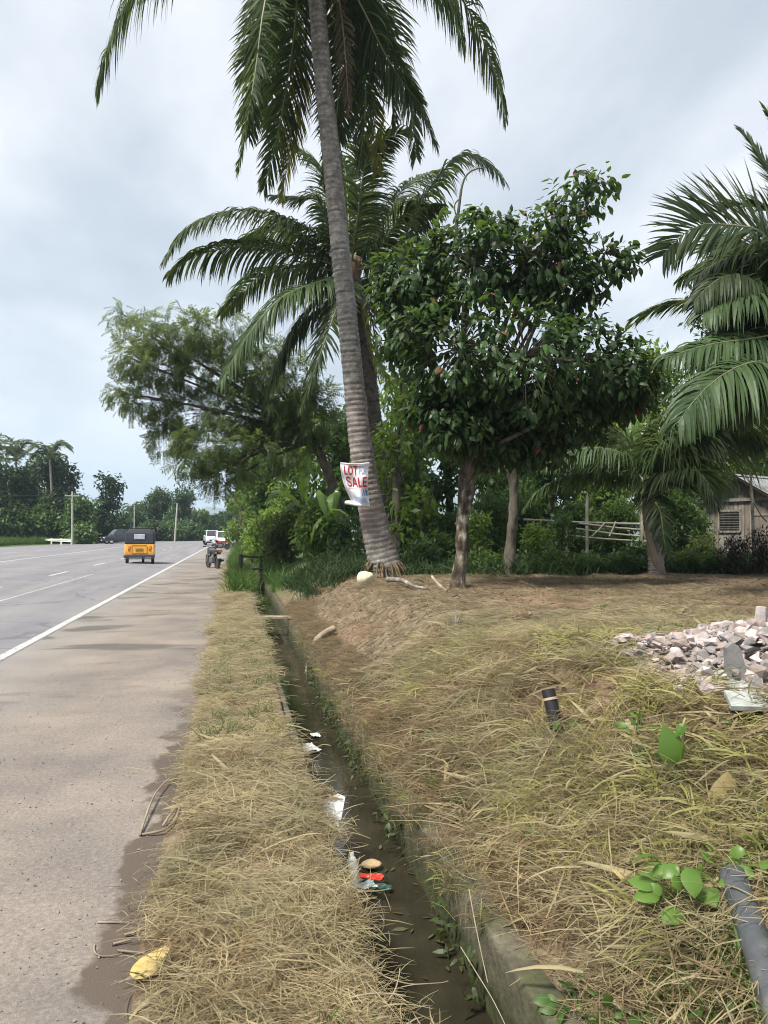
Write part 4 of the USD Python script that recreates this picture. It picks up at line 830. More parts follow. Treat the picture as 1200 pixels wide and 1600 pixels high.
banana('banana plant with upright bright leaves behind the young palm', 1003, 21.5, 760, [((985, 690, 0), (965, 640, .3), .30), ((1010, 690, -.2), (1012, 630, -.3), .16), ((950, 700, -.4), (905, 720, -.6), .22), ((1045, 690, .3), (1070, 650, .4), .22), ((985, 660, .6), (1000, 640, 1.2), .26), ((1030, 730, -.5), (1060, 745, -.8), .2), ((970, 735, -.3), (935, 770, -.6), .2)], 401)
banana('banana plant with broad leaves left of the banner at the ditch side', 478, 28, 800, [((462, 740, 0), (452, 705, .2), .38), ((475, 730, -.5), (482, 690, -1.0), .3), ((440, 770, -.4), (415, 790, -.7), .28), ((500, 750, .2), (520, 770, .3), .3), ((490, 780, -.6), (505, 820, -.9), .26), ((455, 790, -.8), (440, 830, -1.0), .24)], 402)
banana('banana plant with hanging leaves in the shade left of the palm base', 515, 23, 835, [((505, 790, 0), (498, 765, .2), .22), ((525, 800, -.3), (545, 810, -.5), .22), ((500, 815, -.4), (485, 850, -.6), .2), ((518, 790, .3), (530, 760, .5), .22), ((535, 830, -.4), (548, 870, -.6), .18)], 403)

# left side of the road, far away
F = [('far tree mass at the left edge of the view under the palms', -30, 98, 713, 115, 'far'), ('far tree with pale crown below the left feathery palm', 22, 104, 730, 80.5, 'far'), ('far dark tree under the tallest far palm', 78, 106, 708, 69, 'fardark'),
     ('far dark tree just left of the utility pole', 108, 104, 728, 48.3, 'fardark'), ('far tree between the two far palms', 48, 112, 720, 69, 'far'), ('far bush behind the left end of the guardrail', 5, 98, 770, 92, 'farbright'),
     ('far bush above the middle of the guardrail', 60, 101, 790, 80.5, 'farbright'), ('far bluish bush below the power lines', 85, 103, 770, 63.25, 'far'), ('far light green bush right of the utility pole', 120, 100, 775, 64.4, 'farbright'), ('far low bush at the right end of the guardrail', 128, 97, 818, 46, 'farbright'),
     ('far round dark tree above the dark parked pickup', 167, 112, 740, 57.5, 'fardark'), ('far bush behind the dark parked pickup', 150, 118, 802, 46, 'far'), ('far bush left of the yellow tricycle', 190, 128, 802, 46, 'far'),
     ('far tree behind the yellow tricycle roof', 215, 150, 790, 50.6, 'far'), ('far broad tree right of the tricycle', 250, 146, 765, 59.8, 'far'), ('far tree at the leaning pale pole', 283, 142, 763, 52.9, 'far'), ('far low tree where the road bends', 312, 150, 796, 50.6, 'farbright'),
     ('far dark low tree left of the white cars', 338, 158, 802, 46, 'fardark'), ('far low bush at the bend below the pale pole', 268, 132, 816, 52.9, 'farbright'), ('far low bush at the bend beside the short pole', 300, 136, 818, 50.6, 'far'), ('far low bush right behind the tricycle', 238, 130, 814, 46, 'far'),
     ('far tree hidden mostly by the white cars', 365, 150, 790, 57.5, 'far'), ('far tree beyond the cars under the overhanging bush', 392, 130, 748, 69, 'far'), ('far bush at the left edge before the tree mass', -45, 92, 790, 80.5, 'far')]
for i, (lb, u, d, vt, w, mt) in enumerate(F):
    bush('far_tree' if vt < 790 else 'far_bush', lb, u, d, vt, w, mt, leaf=0.55, n=10 if vt < 790 else 7, density=9, category='tree' if vt < 790 else 'shrub', seed=120 + i, bare=0.05, aspect=0.55)
def far_palm(label, u, d, vc, seed, size=3.3):
    g = np.random.default_rng(seed); b = foot(u, d); C = at(u, vc, d)
    t = Thing('far_coconut_palm', label, 'palm tree', b)
    t.part('trunk', tube([b, (b + C) / 2 + [.3, 0, 0], C], [0.22, 0.17, 0.14], 8), trunk_m, smooth=True)
    for k in range(15):
        a = k * 2.4 + g.uniform(-.3, .3); e = g.uniform(0.15, 1.5)
        dirn = np.array([math.cos(a), math.sin(a), 0]); L = size * g.uniform(.85, 1.15)
        frond(t, [C, C + dirn * L * .45 + [0, 0, L * .55 * e], C + dirn * L * .95 + [0, 0, L * (.6 * e - .35)]], frond_m, n=34, length=0.95, hang=0.5, width=0.06, base_r=.05, seed=seed * 40 + k, steps=4)
far_palm('tallest far palm above the power lines on the left', 78, 103, 716, 1)
far_palm('far palm with upright fronds left of the tallest one', 25, 108, 722, 2, 3.6)
far_palm('far palm cut by the left edge of the view', -14, 102, 712, 3, 3.6)
far_palm('small far palm rising between round tree and bend', 208, 160, 802, 4, 2.6)
far_palm('small far palm standing above the trees at the bend', 252, 170, 790, 5, 2.4)

# ---------------------------------------------------------------- the hut and the bamboo rails
wood_m = bark('weathered_board', [(0.3, (0.09, 0.08, 0.07)), (0.55, (0.175, 0.16, 0.14)), (0.75, (0.26, 0.245, 0.22))], 5.0, (3, 3, 0.5), 0.3)
wood2_m = bark('brown_board', [(0.3, (0.085, 0.07, 0.056)), (0.6, (0.155, 0.13, 0.105)), (0.75, (0.21, 0.185, 0.15))], 5.0, (3, 3, 0.5), 0.3)
tin_m = M('tin_sheet', {'g': ('geometry', {}), 'n': ('noise_texture', {'scale': 1.6, 'detail': 7.0, 'roughness': 0.65}), 'r': ('rgb_ramp', {'ramp': [(0.35, (0.11, 0.095, 0.08)), (0.5, (0.21, 0.215, 0.22)), (0.7, (0.31, 0.325, 0.335))]}),
                        'p': ('principled_bsdf', {'roughness': 0.45, 'metallic': 0.4})}, [('g.position', 'n.vector'), ('n.fac', 'r.fac'), ('r.color', 'p.base_color')])
hb = at(1160, 833, 24.2); hb[2] = float(H(hb[0], hb[1]))
hut = Thing('hut', 'small weathered board hut with tin gable roof at the lot edge', 'hut', hb, rotz=-math.radians(64))
g = np.random.default_rng(12)
hw, hl, eave, apex = 1.15, 3.2, 2.0, 2.72
def gable_h(x): return eave + (apex - eave - 0.05) * (1 - abs(x) / hw)
hut.part('post', box((.1, .1, eave), (-hw, 0.02, eave / 2)), wood_m, local=True)
hut.part('post', box((.1, .1, eave), (hw, 0.02, eave / 2)), wood_m, local=True)
hut.part('post', box((.1, .1, eave), (hw, hl, eave / 2)), wood_m, local=True)
hut.part('post', box((.1, .1, eave), (-hw, hl, eave / 2)), wood_m, local=True)
k = 0; x = -hw + .06
while x < hw - .06:                                   # gable boards, upright, a window opening left of the middle
    w = .15 + .03 * g.random(); xc = x + w / 2
    zs = [(0.0, 1.0), (1.62, gable_h(xc))] if -0.75 < xc < -0.05 else [(0.0, gable_h(xc) if k % 3 else gable_h(xc) - .04)]
    for z0, z1 in zs:
        hut.part('board', box((w - .012, .02 + .012 * g.random(), z1 - z0), (xc, .0 + .008 * g.random(), (z0 + z1) / 2)), [wood_m, wood2_m, wood_m][k % 3], local=True)
    x += w; k += 1
win = hut.part('window', cat(box((.76, .05, .06), (-.4, -.03, 1.64)), box((.76, .05, .06), (-.4, -.03, 0.97)), box((.05, .05, .73), (-.755, -.03, 1.305)), box((.05, .05, .73), (-.045, -.03, 1.305))), wood_m, local=True)
for i in range(8):
    sl = trimesh.creation.box((.64, .012, .075)); sl.apply_transform(trimesh.transformations.rotation_matrix(.6, [1, 0, 0])); sl.apply_translation((-.4, -.02, 1.04 + i * .078)); hut.part('slat', sl, wood_m, parent=win, local=True)
hut.part('tie_beam', box((2 * hw + .2, .08, .10), (0, -.05, eave - .02)), wood_m, local=True)
dr = hut.part('door', box((.62, .03, 1.7), (.62, -.035, .87)), wood2_m, local=True)
for i in range(3): hut.part('door_batten', box((.6, .02, .07), (.62, -.062, .3 + .6 * i)), wood_m, parent=dr, local=True)
k = 0; y = .06
while y < hl - .06:
    w = .17; hut.part('board', box((.02 + .01 * g.random(), w - .012, eave - .05), (hw, y + w / 2, (eave - .05) / 2)), [wood_m, wood2_m][k % 3 == 1], local=True); y += w; k += 1
hut.part('back_wall', box((2 * hw, .03, eave - .1), (0, hl, (eave - .1) / 2)), wood_m, local=True)
hut.part('side_wall', box((.03, hl - .12, eave - .1), (-hw, hl / 2, (eave - .1) / 2)), wood_m, local=True)
hut.part('floor', box((2 * hw - .1, hl - .1, .06), (0, hl / 2, .05)), wood2_m, local=True)
for sgn in (-1, 1):
    for i in range(5):                                # corrugated sheets
        y0 = -.45 + i * .82; n = 33
        yy = np.linspace(y0, y0 + .86, n); zz = .014 * np.sin(np.linspace(0, 2 * np.pi * 8, n)) + .004 * (i % 2)
        V = []
        for fx, fz in ((0.0, apex + .03), (sgn * (hw + .36), eave - .19)):
            V.append(np.stack([np.full(n, fx), yy, zz + fz], 1))
        V = np.vstack(V); q = np.stack([np.arange(n - 1), np.arange(1, n), np.arange(n + 1, 2 * n), np.arange(n, 2 * n - 1)], 1)
        Vb = V - [0, 0, .004]
        hut.part('roof_sheet', cat((V, q), (Vb, q[:, ::-1])), tin_m, local=True)
hut.part('ridge_cap', cat(*[box((.22, 4.15, .012), (0, 0, 0))]) if False else (np.array([[-.14, -.47, apex - .015], [0, -.47, apex + .06], [.14, -.47, apex - .015], [-.14, 3.7, apex - .015], [0, 3.7, apex + .06], [.14, 3.7, apex - .015]]), np.array([[0, 1, 4, 3], [1, 2, 5, 4]])), tin_m, local=True)
for sgn in (-1, 1):
    hut.part('rafter', tube([(0, -.38, apex - .03), (sgn * (hw + .33), -.38, eave - .24)], .03, 6), wood2_m, local=True)

bam_m = bark('dry_bamboo', [(0.3, (0.15, 0.14, 0.105)), (0.6, (0.27, 0.255, 0.205)), (0.75, (0.37, 0.35, 0.29))], 4.0, (1, 1, 1), 0.15, 0.55)
rb = foot(930, 20.0)
rails = Thing('bamboo_rails', 'frame of pale bamboo poles standing between thin trunk and young palm', 'bamboo frame', rb)
for (a, b_, r) in [((818, 812, 20.2), (1012, 819, 20.6), .035), ((905, 818, 19.8), (1018, 829, 20.2), .03), ((900, 826, 20.6), (1000, 838, 20.8), .028), ((925, 838, 19.9), (945, 817, 19.9), .022), ((952, 838, 19.9), (962, 815, 20.0), .022), ((880, 836, 20.4), (1010, 846, 20.6), .026)]:
    rails.part('rail', tube([at(*a), (at(*a) + at(*b_)) / 2 + [0, 0, -.02], at(*b_)], r, 7), bam_m, smooth=True)
for u, v0 in ((917, 775), (1003, 792), (884, 812)):
    q = foot(u, 20.1); rails.part('post', tube([q - [0, 0, .1], at(u, v0, 20.1)], .042, 8), bam_m, smooth=True)
rails.part('post_hook', tube(smoothpath([at(917, 778, 20.1), at(916, 770, 20.1), at(909, 770, 20.0)], 8), .035, 7), bam_m, smooth=True)
# thin pale trunk before the hut
q = foot(1178, 17.6)
snag = Thing('bare_sapling', 'thin pale bare sapling standing in front of the hut roof', 'sapling', q)
snag.part('stem', tube(smoothpath([q - [0, 0, .1], at(1176, 800, 17.6), at(1173, 740, 17.6), at(1170, 690, 17.6)], 14), np.linspace(.045, .02, 14), 7), bark_grey, smooth=True)
snag.part('branch', tube(smoothpath([at(1176, 780, 17.6), at(1186, 800, 17.5), at(1198, 815, 17.5)], 8), .016, 5), bark_grey, smooth=True)

# ---------------------------------------------------------------- guardrail, poles and wires
steel_m = plain('painted_rail', (0.62, 0.63, 0.55), 0.5, noise=0.1)
A_, Bq = at(40, 833, 104), at(112, 833, 90.0)
A_[2] = float(H(A_[0], A_[1])); Bq[2] = float(H(Bq[0], Bq[1]))
A_, Bq = Bq, A_
gr = Thing('guardrail', 'pale steel guardrail along the far left road edge', 'guardrail', A_)
dv = unit(Bq - A_); sd = np.array([dv[1], -dv[0], 0])
prof = [(0, .42), (.07, .47), (.07, .53), (0, .59), (.07, .65), (.07, .71), (0, .76)]
V = np.vstack([np.array([p + sd * px + [0, 0, pz] for px, pz in prof]) for p in (A_, Bq)]); n = len(prof)
q = np.stack([np.arange(n - 1), np.arange(1, n), np.arange(n + 1, 2 * n), np.arange(n, 2 * n - 1)], 1)
gr.part('rail', cat((V, q), (V - sd * .006, q[:, ::-1])), steel_m)
for k in range(6):
    p = A_ + (Bq - A_) * k / 5; gr.part('post', box((.16, .16, .86), p + [0, 0, .38]), steel_m)
pole_m = plain('pole_concrete', (0.36, 0.35, 0.33), 0.8, noise=0.15)
wire_m = plain('wire', (0.02, 0.02, 0.022), 0.6)
def pole(label, u, d, vtop, lean=0.0, arm=True, r=.13, group=None):
    b = foot(u, d); t = at(u + lean, vtop, d); th = Thing('utility_pole', label, 'utility pole', b)
    th.part('shaft', tube([b - [0, 0, .2], t], [r, r * .7], 10), pole_m, smooth=True)
    if arm:
        th.part('crossarm', box((1.6, .1, .1), t - [0, 0, .5]), pole_m)
        for k in (-.7, 0, .7): th.part('insulator', tube([t + [k, 0, -.45], t + [k, 0, -.25]], [.05, .03], 6), pole_m)
    return t
p1 = pole('grey utility pole standing by the far left trees', 113, 90, 768)
p2 = pole('thinner utility pole left of the first one among the far trees', 77, 110, 778)
pole('pale lamp pole leaning before the trees at the bend', 273, 128, 786, lean=4, arm=False, r=.16)
pole('short leaning pale pole at the road bend', 294, 138, 812, lean=5, arm=False, r=.15)
pole('thin grey pole behind the yellow tricycle', 210, 145, 789, arm=False, r=.13)
for (lb, a, b_) in [('topmost power line sagging to the utility pole', at(-120, 760, 75), p1 + [-.7, 0, -.25]), ('middle power line sagging to the utility pole', at(-120, 772, 75), p1 + [0, 0, -.6]), ('lowest power line crossing before the far trees', at(-120, 800, 78), p1 + [.2, 0, -1.2]), ('long power line running high across the far left trees', at(-200, 742, 80), p2 + [.3, 0, -.25]), ('power line running from the first pole along the far trees to the bend', p1 + [.7, 0, -.25], at(210, 791, 145)), ('power line between the two far left poles', p1 + [0, 0, -.3], p2 + [0, 0, -.3])]:
    single('power_line', tube(thru(a, (a + b_) / 2 - [0, 0, .5], b_, 14), .028, 5), wire_m, lb, 'power line')

# ---------------------------------------------------------------- vehicles
def car_paint(name, c, rough=0.3):
    return M(name, {'p': ('principled_bsdf', {'base_color': c, 'roughness': rough, 'coat_weight': 0.6, 'coat_roughness': 0.08, 'specular_ior_level': 0.5})}, [])
glass_m = M('dark_window_glass', {'p': ('principled_bsdf', {'base_color': (0.03, 0.035, 0.04), 'roughness': 0.06, 'specular_ior_level': 0.8})}, [])
rubber_m = plain('tyre_rubber', (0.025, 0.025, 0.027), 0.85)
black_m = plain('black_plastic', (0.03, 0.03, 0.034), 0.5)
chrome_m = plain('bright_metal', (0.6, 0.6, 0.6), 0.25, metallic=1.0)
lampw_m = plain('headlamp_lens', (0.75, 0.75, 0.72), 0.15)
lampr_m = plain('tail_lamp', (0.5, 0.06, 0.02), 0.2)
lampo_m = plain('orange_lamp', (0.62, 0.25, 0.03), 0.25)
white_m = plain('white_plate', (0.75, 0.75, 0.73), 0.5)
def wheel(th, c, r, w, ax=(1, 0, 0), n=20, rim=None):
    a = np.asarray(ax, float)
    t = trimesh.creation.torus(r - w / 2, w / 2, major_sections=n, minor_sections=8) if False else trimesh.creation.annulus(r_min=r * .6, r_max=r, height=w, sections=n)
    R = trimesh.geometry.align_vectors([0, 0, 1], a); t.apply_transform(R); t.apply_translation(c)
    p = th.part('wheel', t, rubber_m, smooth=40, local=True)
    h = trimesh.creation.cylinder(radius=r * .62, height=w * .7, sections=n); h.apply_transform(R); h.apply_translation(c)
    th.part('rim', h, rim or chrome_m, smooth=40, parent=p, local=True)

# yellow three-wheeler seen from behind
ty = at(218, 833, 38.6); tz = float(road_z(ty[0]))
yel_m = car_paint('yellow_paint', (0.62, 0.30, 0.02), 0.35)
canvas_m = plain('dark_canvas', (0.022, 0.026, 0.036), 0.75, noise=0.2, scale=3)
navy_m = car_paint('navy_paint', (0.02, 0.025, 0.06), 0.4)
tk = Thing('auto_rickshaw', 'yellow auto rickshaw with black canopy driving away on the road', 'auto rickshaw', (ty[0], ty[1], tz + .006), rotz=math.radians(2))
tk.part('body', hull_at([(sx * .66, y, z) for sx in (-1, 1) for y, z in ((.06, .44), (.04, .62), (.10, .94), (1.0, .94), (1.0, .44))], .06), yel_m, smooth=35, local=True)
tk.part('front_body', hull_at([(sx * w, y, z) for sx in (-1, 1) for w, y, z in ((.62, 1.6, .35), (.3, 2.55, .35), (.3, 2.5, .95), (.62, 1.7, .95))], .05), yel_m, smooth=35, local=True)
tk.part('floor', box((1.3, 1.2, .08), (0, 1.2, .36)), black_m, local=True)
tk.part('canopy', hull_at([(sx * x, y, z) for sx in (-1, 1) for x, y, z in ((.66, .08, 1.02), (.62, .12, 1.5), (.5, .2, 1.69), (.66, .85, 1.02), (.62, 1.0, 1.5))] + [(sx * .5, 2.05, 1.66) for sx in (-1, 1)] + [(sx * .6, 2.0, 1.55) for sx in (-1, 1)], .05), canvas_m, smooth=40, local=True)
tk.part('rear_window', hull_at([(sx * .24, .035, z) for sx in (-1, 1) for z in (1.24, 1.46)], .02), plain('hazy_plastic', (0.34, 0.37, 0.42), 0.3), local=True)
tk.part('windscreen', hull_at([(sx * .5, 2.1 + (1.6 - z) * .4, z) for sx in (-1, 1) for z in (1.02, 1.55)], .015), glass_m, local=True)
pn = tk.part('rear_panel', rbox((.74, .03, .40), .012, (0, -.012 + .0, .73)), yel_m, local=True)
tk.part('panel_trim', cat(box((.74, .02, .02), (0, -.035, .925)), box((.74, .02, .02), (0, -.035, .535)), box((.02, .02, .37), (-.36, -.035, .73)), box((.02, .02, .37), (.36, -.035, .73))), plain('worn_yellow', (0.40, 0.19, 0.02), 0.5), parent=pn, local=True)
tk.part('number_plate', rbox((.36, .02, .13), .008, (0, -.045, .70)), plain('brown_plate', (0.25, 0.10, 0.02), 0.5), local=True)
for sx in (-1, 1):
    tl = tk.part('tail_light', rbox((.13, .05, .30), .02, (sx * .50, -.01, .78)), lampo_m, local=True)
    tk.part('lens', rbox((.09, .03, .09), .01, (sx * .50, -.04, .72)), lampr_m, parent=tl, local=True)
    tk.part('mudguard', hull_at([(sx * .60, y, z) for y, z in ((.1, .42), (.35, .5), (.7, .42))] + [(sx * .70, y, z) for y, z in ((.1, .42), (.35, .46), (.7, .42))], .03), navy_m, local=True)
    tk.part('canopy_side_rail', tube([(sx * .68, .9, .95), (sx * .66, 1.0, 1.5)], .03, 6), black_m, local=True)
    wheel(tk, (sx * .62, .42, .22), .22, .13)
    mr = tk.part('mirror', rbox((.12, .04, .16), .02, (sx * .78, 2.0, 1.25)), black_m, local=True)
    tk.part('mirror_stalk', tube([(sx * .62, 2.02, 1.1), (sx * .78, 2.0, 1.2)], .012, 5), black_m, parent=mr, local=True)
tk.part('bumper', rbox((1.5, .09, .15), .03, (0, -.03, .37)), navy_m, local=True)
tk.part('bumper_bar', rbox((1.44, .05, .05), .02, (0, -.06, .25)), black_m, local=True)
tk.part('roof_rack', cat(*[tube([(-.42, y, 1.78), (.42, y, 1.78)], .022, 6) for y in (.35, .75, 1.2, 1.6)], *[tube([(sx * .42, .3, 1.79), (sx * .42, 1.7, 1.79)], .022, 6) for sx in (-1, 1)]), black_m, local=True)
tk.part('seat', rbox((1.2, .5, .5), .06, (0, .45, .75)), black_m, local=True)
wheel(tk, (0, 2.5, .22), .22, .11)

def motorcycle(label, loc, rot, body, plate=True, bars=.36):
    t = Thing('motorcycle', label, 'motorcycle', loc, rotz=rot)
    wheel(t, (0, .0, .29), .29, .11, rim=black_m); wheel(t, (0, 1.25, .29), .29, .09, rim=black_m)
    t.part('frame', cat(tube([(0, .05, .3), (0, .45, .38), (0, .85, .36), (0, 1.05, .78)], .03, 6), tube([(0, .45, .38), (0, .3, .68), (0, .95, .72)], .025, 6)), black_m, smooth=True, local=True)
    t.part('engine', rbox((.26, .42, .3), .05, (0, .62, .38)), plain('engine_grey', (0.09, 0.09, 0.09), .5), local=True)
    t.part('seat', hull_at([(sx * .11, y, z) for sx in (-1, 1) for y, z in ((-.15, .80), (.55, .76))] + [(sx * .08, y, .70) for sx in (-1, 1) for y in (-.1, .5)], .04), black_m, smooth=40, local=True)
    t.part('tail', hull_at([(sx * .10, y, z) for sx in (-1, 1) for y, z in ((-.32, .80), (-.05, .72), (.3, .68), (.3, .58))], .03), body, smooth=40, local=True)
    t.part('tank', hull_at([(sx * .12, y, z) for sx in (-1, 1) for y, z in ((.58, .80), (.95, .88), (.95, .68), (.58, .66))], .04), body, smooth=40, local=True)
    t.part('rear_mudguard', hull_at([(sx * .07, y, z) for sx in (-1, 1) for y, z in ((-.30, .66), (-.34, .40), (-.05, .62))], .015), black_m, local=True)
    t.part('front_mudguard', hull_at([(sx * .06, y, z) for sx in (-1, 1) for y, z in ((1.0, .56), (1.25, .63), (1.5, .52))], .015), body, local=True)
    if plate: t.part('number_plate', rbox((.24, .015, .17), .005, (0, -.37, .55)), white_m, local=True)
    tl = t.part('tail_light', rbox((.16, .05, .08), .02, (0, -.36, .76)), lampr_m, local=True)
    for sx in (-1, 1):
        t.part('indicator', rbox((.07, .05, .05), .015, (sx * .17, -.33, .70)), lampo_m, local=True)
        t.part('shock_absorber', tube([(sx * .13, .05, .3), (sx * .12, .18, .68)], .03, 6), black_m, local=True)
        t.part('fork_tube', tube([(sx * .08, 1.25, .3), (sx * .08, 1.03, .88)], .022, 6), chrome_m, local=True)
        m = t.part('mirror', rbox((.13, .02, .09), .01, (sx * (bars - .06), .98, 1.20)), black_m, local=True)
        t.part('mirror_stalk', tube([(sx * .22, 1.0, .98), (sx * (bars - .06), .98, 1.17)], .009, 5), black_m, parent=m, local=True)
        t.part('grip', tube([(sx * (bars - .14), .98, .99), (sx * bars, .94, .98)], .024, 6), black_m, local=True)
    t.part('handlebar', tube([(-bars + .1, .98, .99), (0, 1.02, .95), (bars - .1, .98, .99)], .015, 6), chrome_m, local=True)
    t.part('headlight', hull_at([(0, 1.16, .86), (0, 1.04, .86)], .09), black_m, local=True)
    t.part('exhaust', tube([(.14, .6, .28), (.17, .1, .32), (.17, -.25, .38)], [.025, .045, .05], 8), black_m, smooth=True, local=True)
    t.part('side_stand', tube([(-.1, .5, .28), (-.22, .45, .0)], .014, 5), black_m, local=True)
    return t
mp_ = at(340, 833, 34.6)
motorcycle('black motorcycle with white number plate parked on the shoulder', (mp_[0], mp_[1], .006), math.radians(20), car_paint('black_paint', (0.012, 0.012, 0.014)))
mp2 = at(350, 833, 74.0)
motorcycle('red motorcycle parked crosswise in front of the white cars', (mp2[0] + .3, mp2[1], .006), math.radians(75), car_paint('red_paint', (0.35, 0.02, 0.02)))

def car(label, loc, rot, paint_, W=1.8, L=4.6, Hh=1.78, bonnet=1.05, hood=1.0, bed=0.0, category='car', name='parked_car', glass=None):
    """y is forward; the nose stands at y = 0 and the tail behind it."""
    t = Thing(name, label, category, loc, rotz=rot); w = W / 2
    t.part('body', hull_at([(sx * (w - .08), y, z) for sx in (-1, 1) for y, z in ((-.06, .42), (-.05, .82), (-hood, bonnet), (-L + .08, bonnet), (-L + .05, .42))] + [(sx * (w - .2), .02, z) for sx in (-1, 1) for z in (.45, .75)], .06), paint_, smooth=35, local=True)
    e = -L + .35 + bed
    t.part('cabin', hull_at([(sx * (w - .10), y, bonnet) for sx in (-1, 1) for y in (-hood - .05, e)] + [(sx * (w - .26), y, Hh - .06) for sx in (-1, 1) for y in (-hood - .75, e + .15)], .05), paint_, smooth=35, local=True)
    t.part('windscreen', (np.array([(-(w - .16), -hood - .045, bonnet + .07), (w - .16, -hood - .045, bonnet + .07), (w - .28, -hood - .64, Hh - .10), (-(w - .28), -hood - .64, Hh - .10)]) + [0, .045, .03], np.array([[0, 1, 2, 3]])), glass_m, local=True)
    t.part('rear_window', (np.array([(-(w - .2), e - .06, bonnet + .08), (-(w - .3), e + .08, Hh - .12), (w - .3, e + .08, Hh - .12), (w - .2, e - .06, bonnet + .08)]), np.array([[0, 1, 2, 3]])), glass_m, local=True)
    for sx in (-1, 1):
        for a, b_ in ((-hood - .35, -hood - 1.35), (-hood - 1.42, e + .25)):
            q = np.array([(sx * (w - .045), a, bonnet + .08), (sx * (w - .045), b_, bonnet + .08), (sx * (w - .19), b_, Hh - .13), (sx * (w - .19), a - .3, Hh - .13)])
            t.part('side_window', (q if sx < 0 else q[::-1], np.array([[0, 1, 2, 3]])), glass_m, local=True)
        t.part('headlight', rbox((.36, .08, .17), .03, (sx * (w - .27), .03, .78)), lampw_m, local=True)
        t.part('tail_light', rbox((.16, .06, .3), .03, (sx * (w - .18), -L + .0, .85)), lampr_m, local=True)
        t.part('mirror', rbox((.2, .1, .15), .04, (sx * (w + .08), -hood - .35, bonnet + .12)), paint_, local=True)
        for y in (-.85, -L + .9): wheel(t, (sx * (w - .1), y, .34), .34, .22)
    t.part('grille', rbox((W * .5, .05, .18), .02, (0, .075, .70)), black_m, local=True)
    t.part('bumper', rbox((W - .12, .12, .22), .05, (0, .05, .44)), black_m, local=True)
    t.part('number_plate', rbox((.4, .02, .14), .006, (0, .118, .47)), white_m, local=True)
    return t
silver_m = car_paint('white_paint', (0.74, 0.75, 0.76)); grey_m = car_paint('pale_silver_paint', (0.48, 0.50, 0.53))
c1 = at(353, 833, 82.0); c2 = at(333, 833, 98.0); c3 = at(160, 833, 97.0)
car('white pickup facing the camera parked on the shoulder', (c1[0], c1[1], .006), math.radians(188), silver_m, W=1.9, Hh=1.82, bed=1.4, category='pickup')
car('pale silver van facing the camera beyond the white pickup', (c2[0], c2[1], .01), math.radians(186), grey_m, W=1.85, Hh=2.0, hood=.55, bonnet=1.15, category='van', name='parked_van')
car('dark pickup standing under the round dark tree across the road', (c3[0], c3[1], float(road_z(-20.0)) + .006), math.radians(118), car_paint('dark_paint', (0.02, 0.024, 0.03)), W=1.85, Hh=1.85, bed=1.2, category='pickup')

# wooden rail where the ditch goes under the bushes
q = foot(376, 25.5); darkwood_m = plain('dark_wood', (0.045, 0.04, 0.035), 0.8, noise=0.3)
wr = Thing('wooden_rail', 'dark wooden rail with one post at the ditch by the bright grass', 'rail', q)
wr.part('post', tube([q - [0, 0, .2], at(376, 866, 25.5)], .07, 8), darkwood_m)
wr.part('bar', tube([at(373, 869, 25.5), at(412, 871, 25.8)], .035, 6), darkwood_m)
wr.part('bar', tube([at(385, 889, 25.0), at(412, 889, 25.2)], .035, 6), darkwood_m)
wr.part('post', tube([foot(408, 25.7) - [0, 0, .2], at(408, 868, 25.7)], .05, 8), darkwood_m)
# ---------------------------------------------------------------- the sale banner on the palm
tarp_m = M('white_tarpaulin', {'g': ('geometry', {}), 'n': ('noise_texture', {'scale': 9.0, 'detail': 4.0}), 'r': ('rgb_ramp', {'ramp': [(0.3, (0.62, 0.62, 0.66)), (0.7, (0.78, 0.77, 0.80))]}),
                               'p': ('principled_bsdf', {'roughness': 0.45}), 't': ('translucent_bsdf', {'color': (0.7, 0.7, 0.7)}), 'x': ('mix_closure', {'fac': 0.15})},
           [('g.position', 'n.vector'), ('n.fac', 'r.fac'), ('r.color', 'p.base_color'), ('p.BSDF', 'x.closure1'), ('t.BSDF', 'x.closure2')], surface='x.closure')
redprint_m = plain('red_print', (0.62, 0.055, 0.06), 0.5, noise=0.2, scale=20)
blueprint_m = plain('pale_blue_print', (0.42, 0.47, 0.66), 0.5, noise=0.15, scale=20)
navyprint_m = plain('faded_navy_print', (0.12, 0.19, 0.32), 0.5, noise=0.2, scale=20)
pinkprint_m = plain('pink_print', (0.70, 0.45, 0.48), 0.5)
def cloth(s, t, out=0.0):
    s, t = np.broadcast_arrays(np.asarray(s, float), np.asarray(t, float))
    ul = 532.5 + 21 * t ** 1.9; ur = 576.5 - 2.5 * np.sin(np.pi * t) + 1.5 * t
    u = ul + (ur - ul) * s; v = 723.5 + 64 * t + 3.5 * t * s + 1.2 * np.sin(np.pi * s)
    d = 15.45 - 0.10 * np.sin(np.pi * s) + 0.16 * (1 - s) ** 3 * t - 0.03 * np.sin(7 * s + 5 * t) - 0.02 * np.sin(13 * t - 4 * s) - out
    return EYE + d[..., None] * (FWD + ((u - 600) / 1200)[..., None] * RIGHT + ((800 - v) / 1200)[..., None] * UP)
def grid(fn, n, m):
    S_, T_ = np.meshgrid(np.linspace(0, 1, n), np.linspace(0, 1, m), indexing='ij')
    i, j = np.meshgrid(np.arange(n - 1), np.arange(m - 1), indexing='ij'); b = (i * m + j).ravel()
    q = np.stack([b, b + 1, b + m + 1, b + m], 1)
    return fn(S_, T_).reshape(-1, 3), np.vstack([q[:, [0, 1, 2]], q[:, [0, 2, 3]]])
bn = Thing('sale_banner', 'white tarpaulin banner with red LOT FOR SALE lettering fixed to the leaning trunk', 'banner', at(555, 755, 15.5))
sh = bn.part('sheet', grid(cloth, 26, 30), tarp_m, smooth=True)
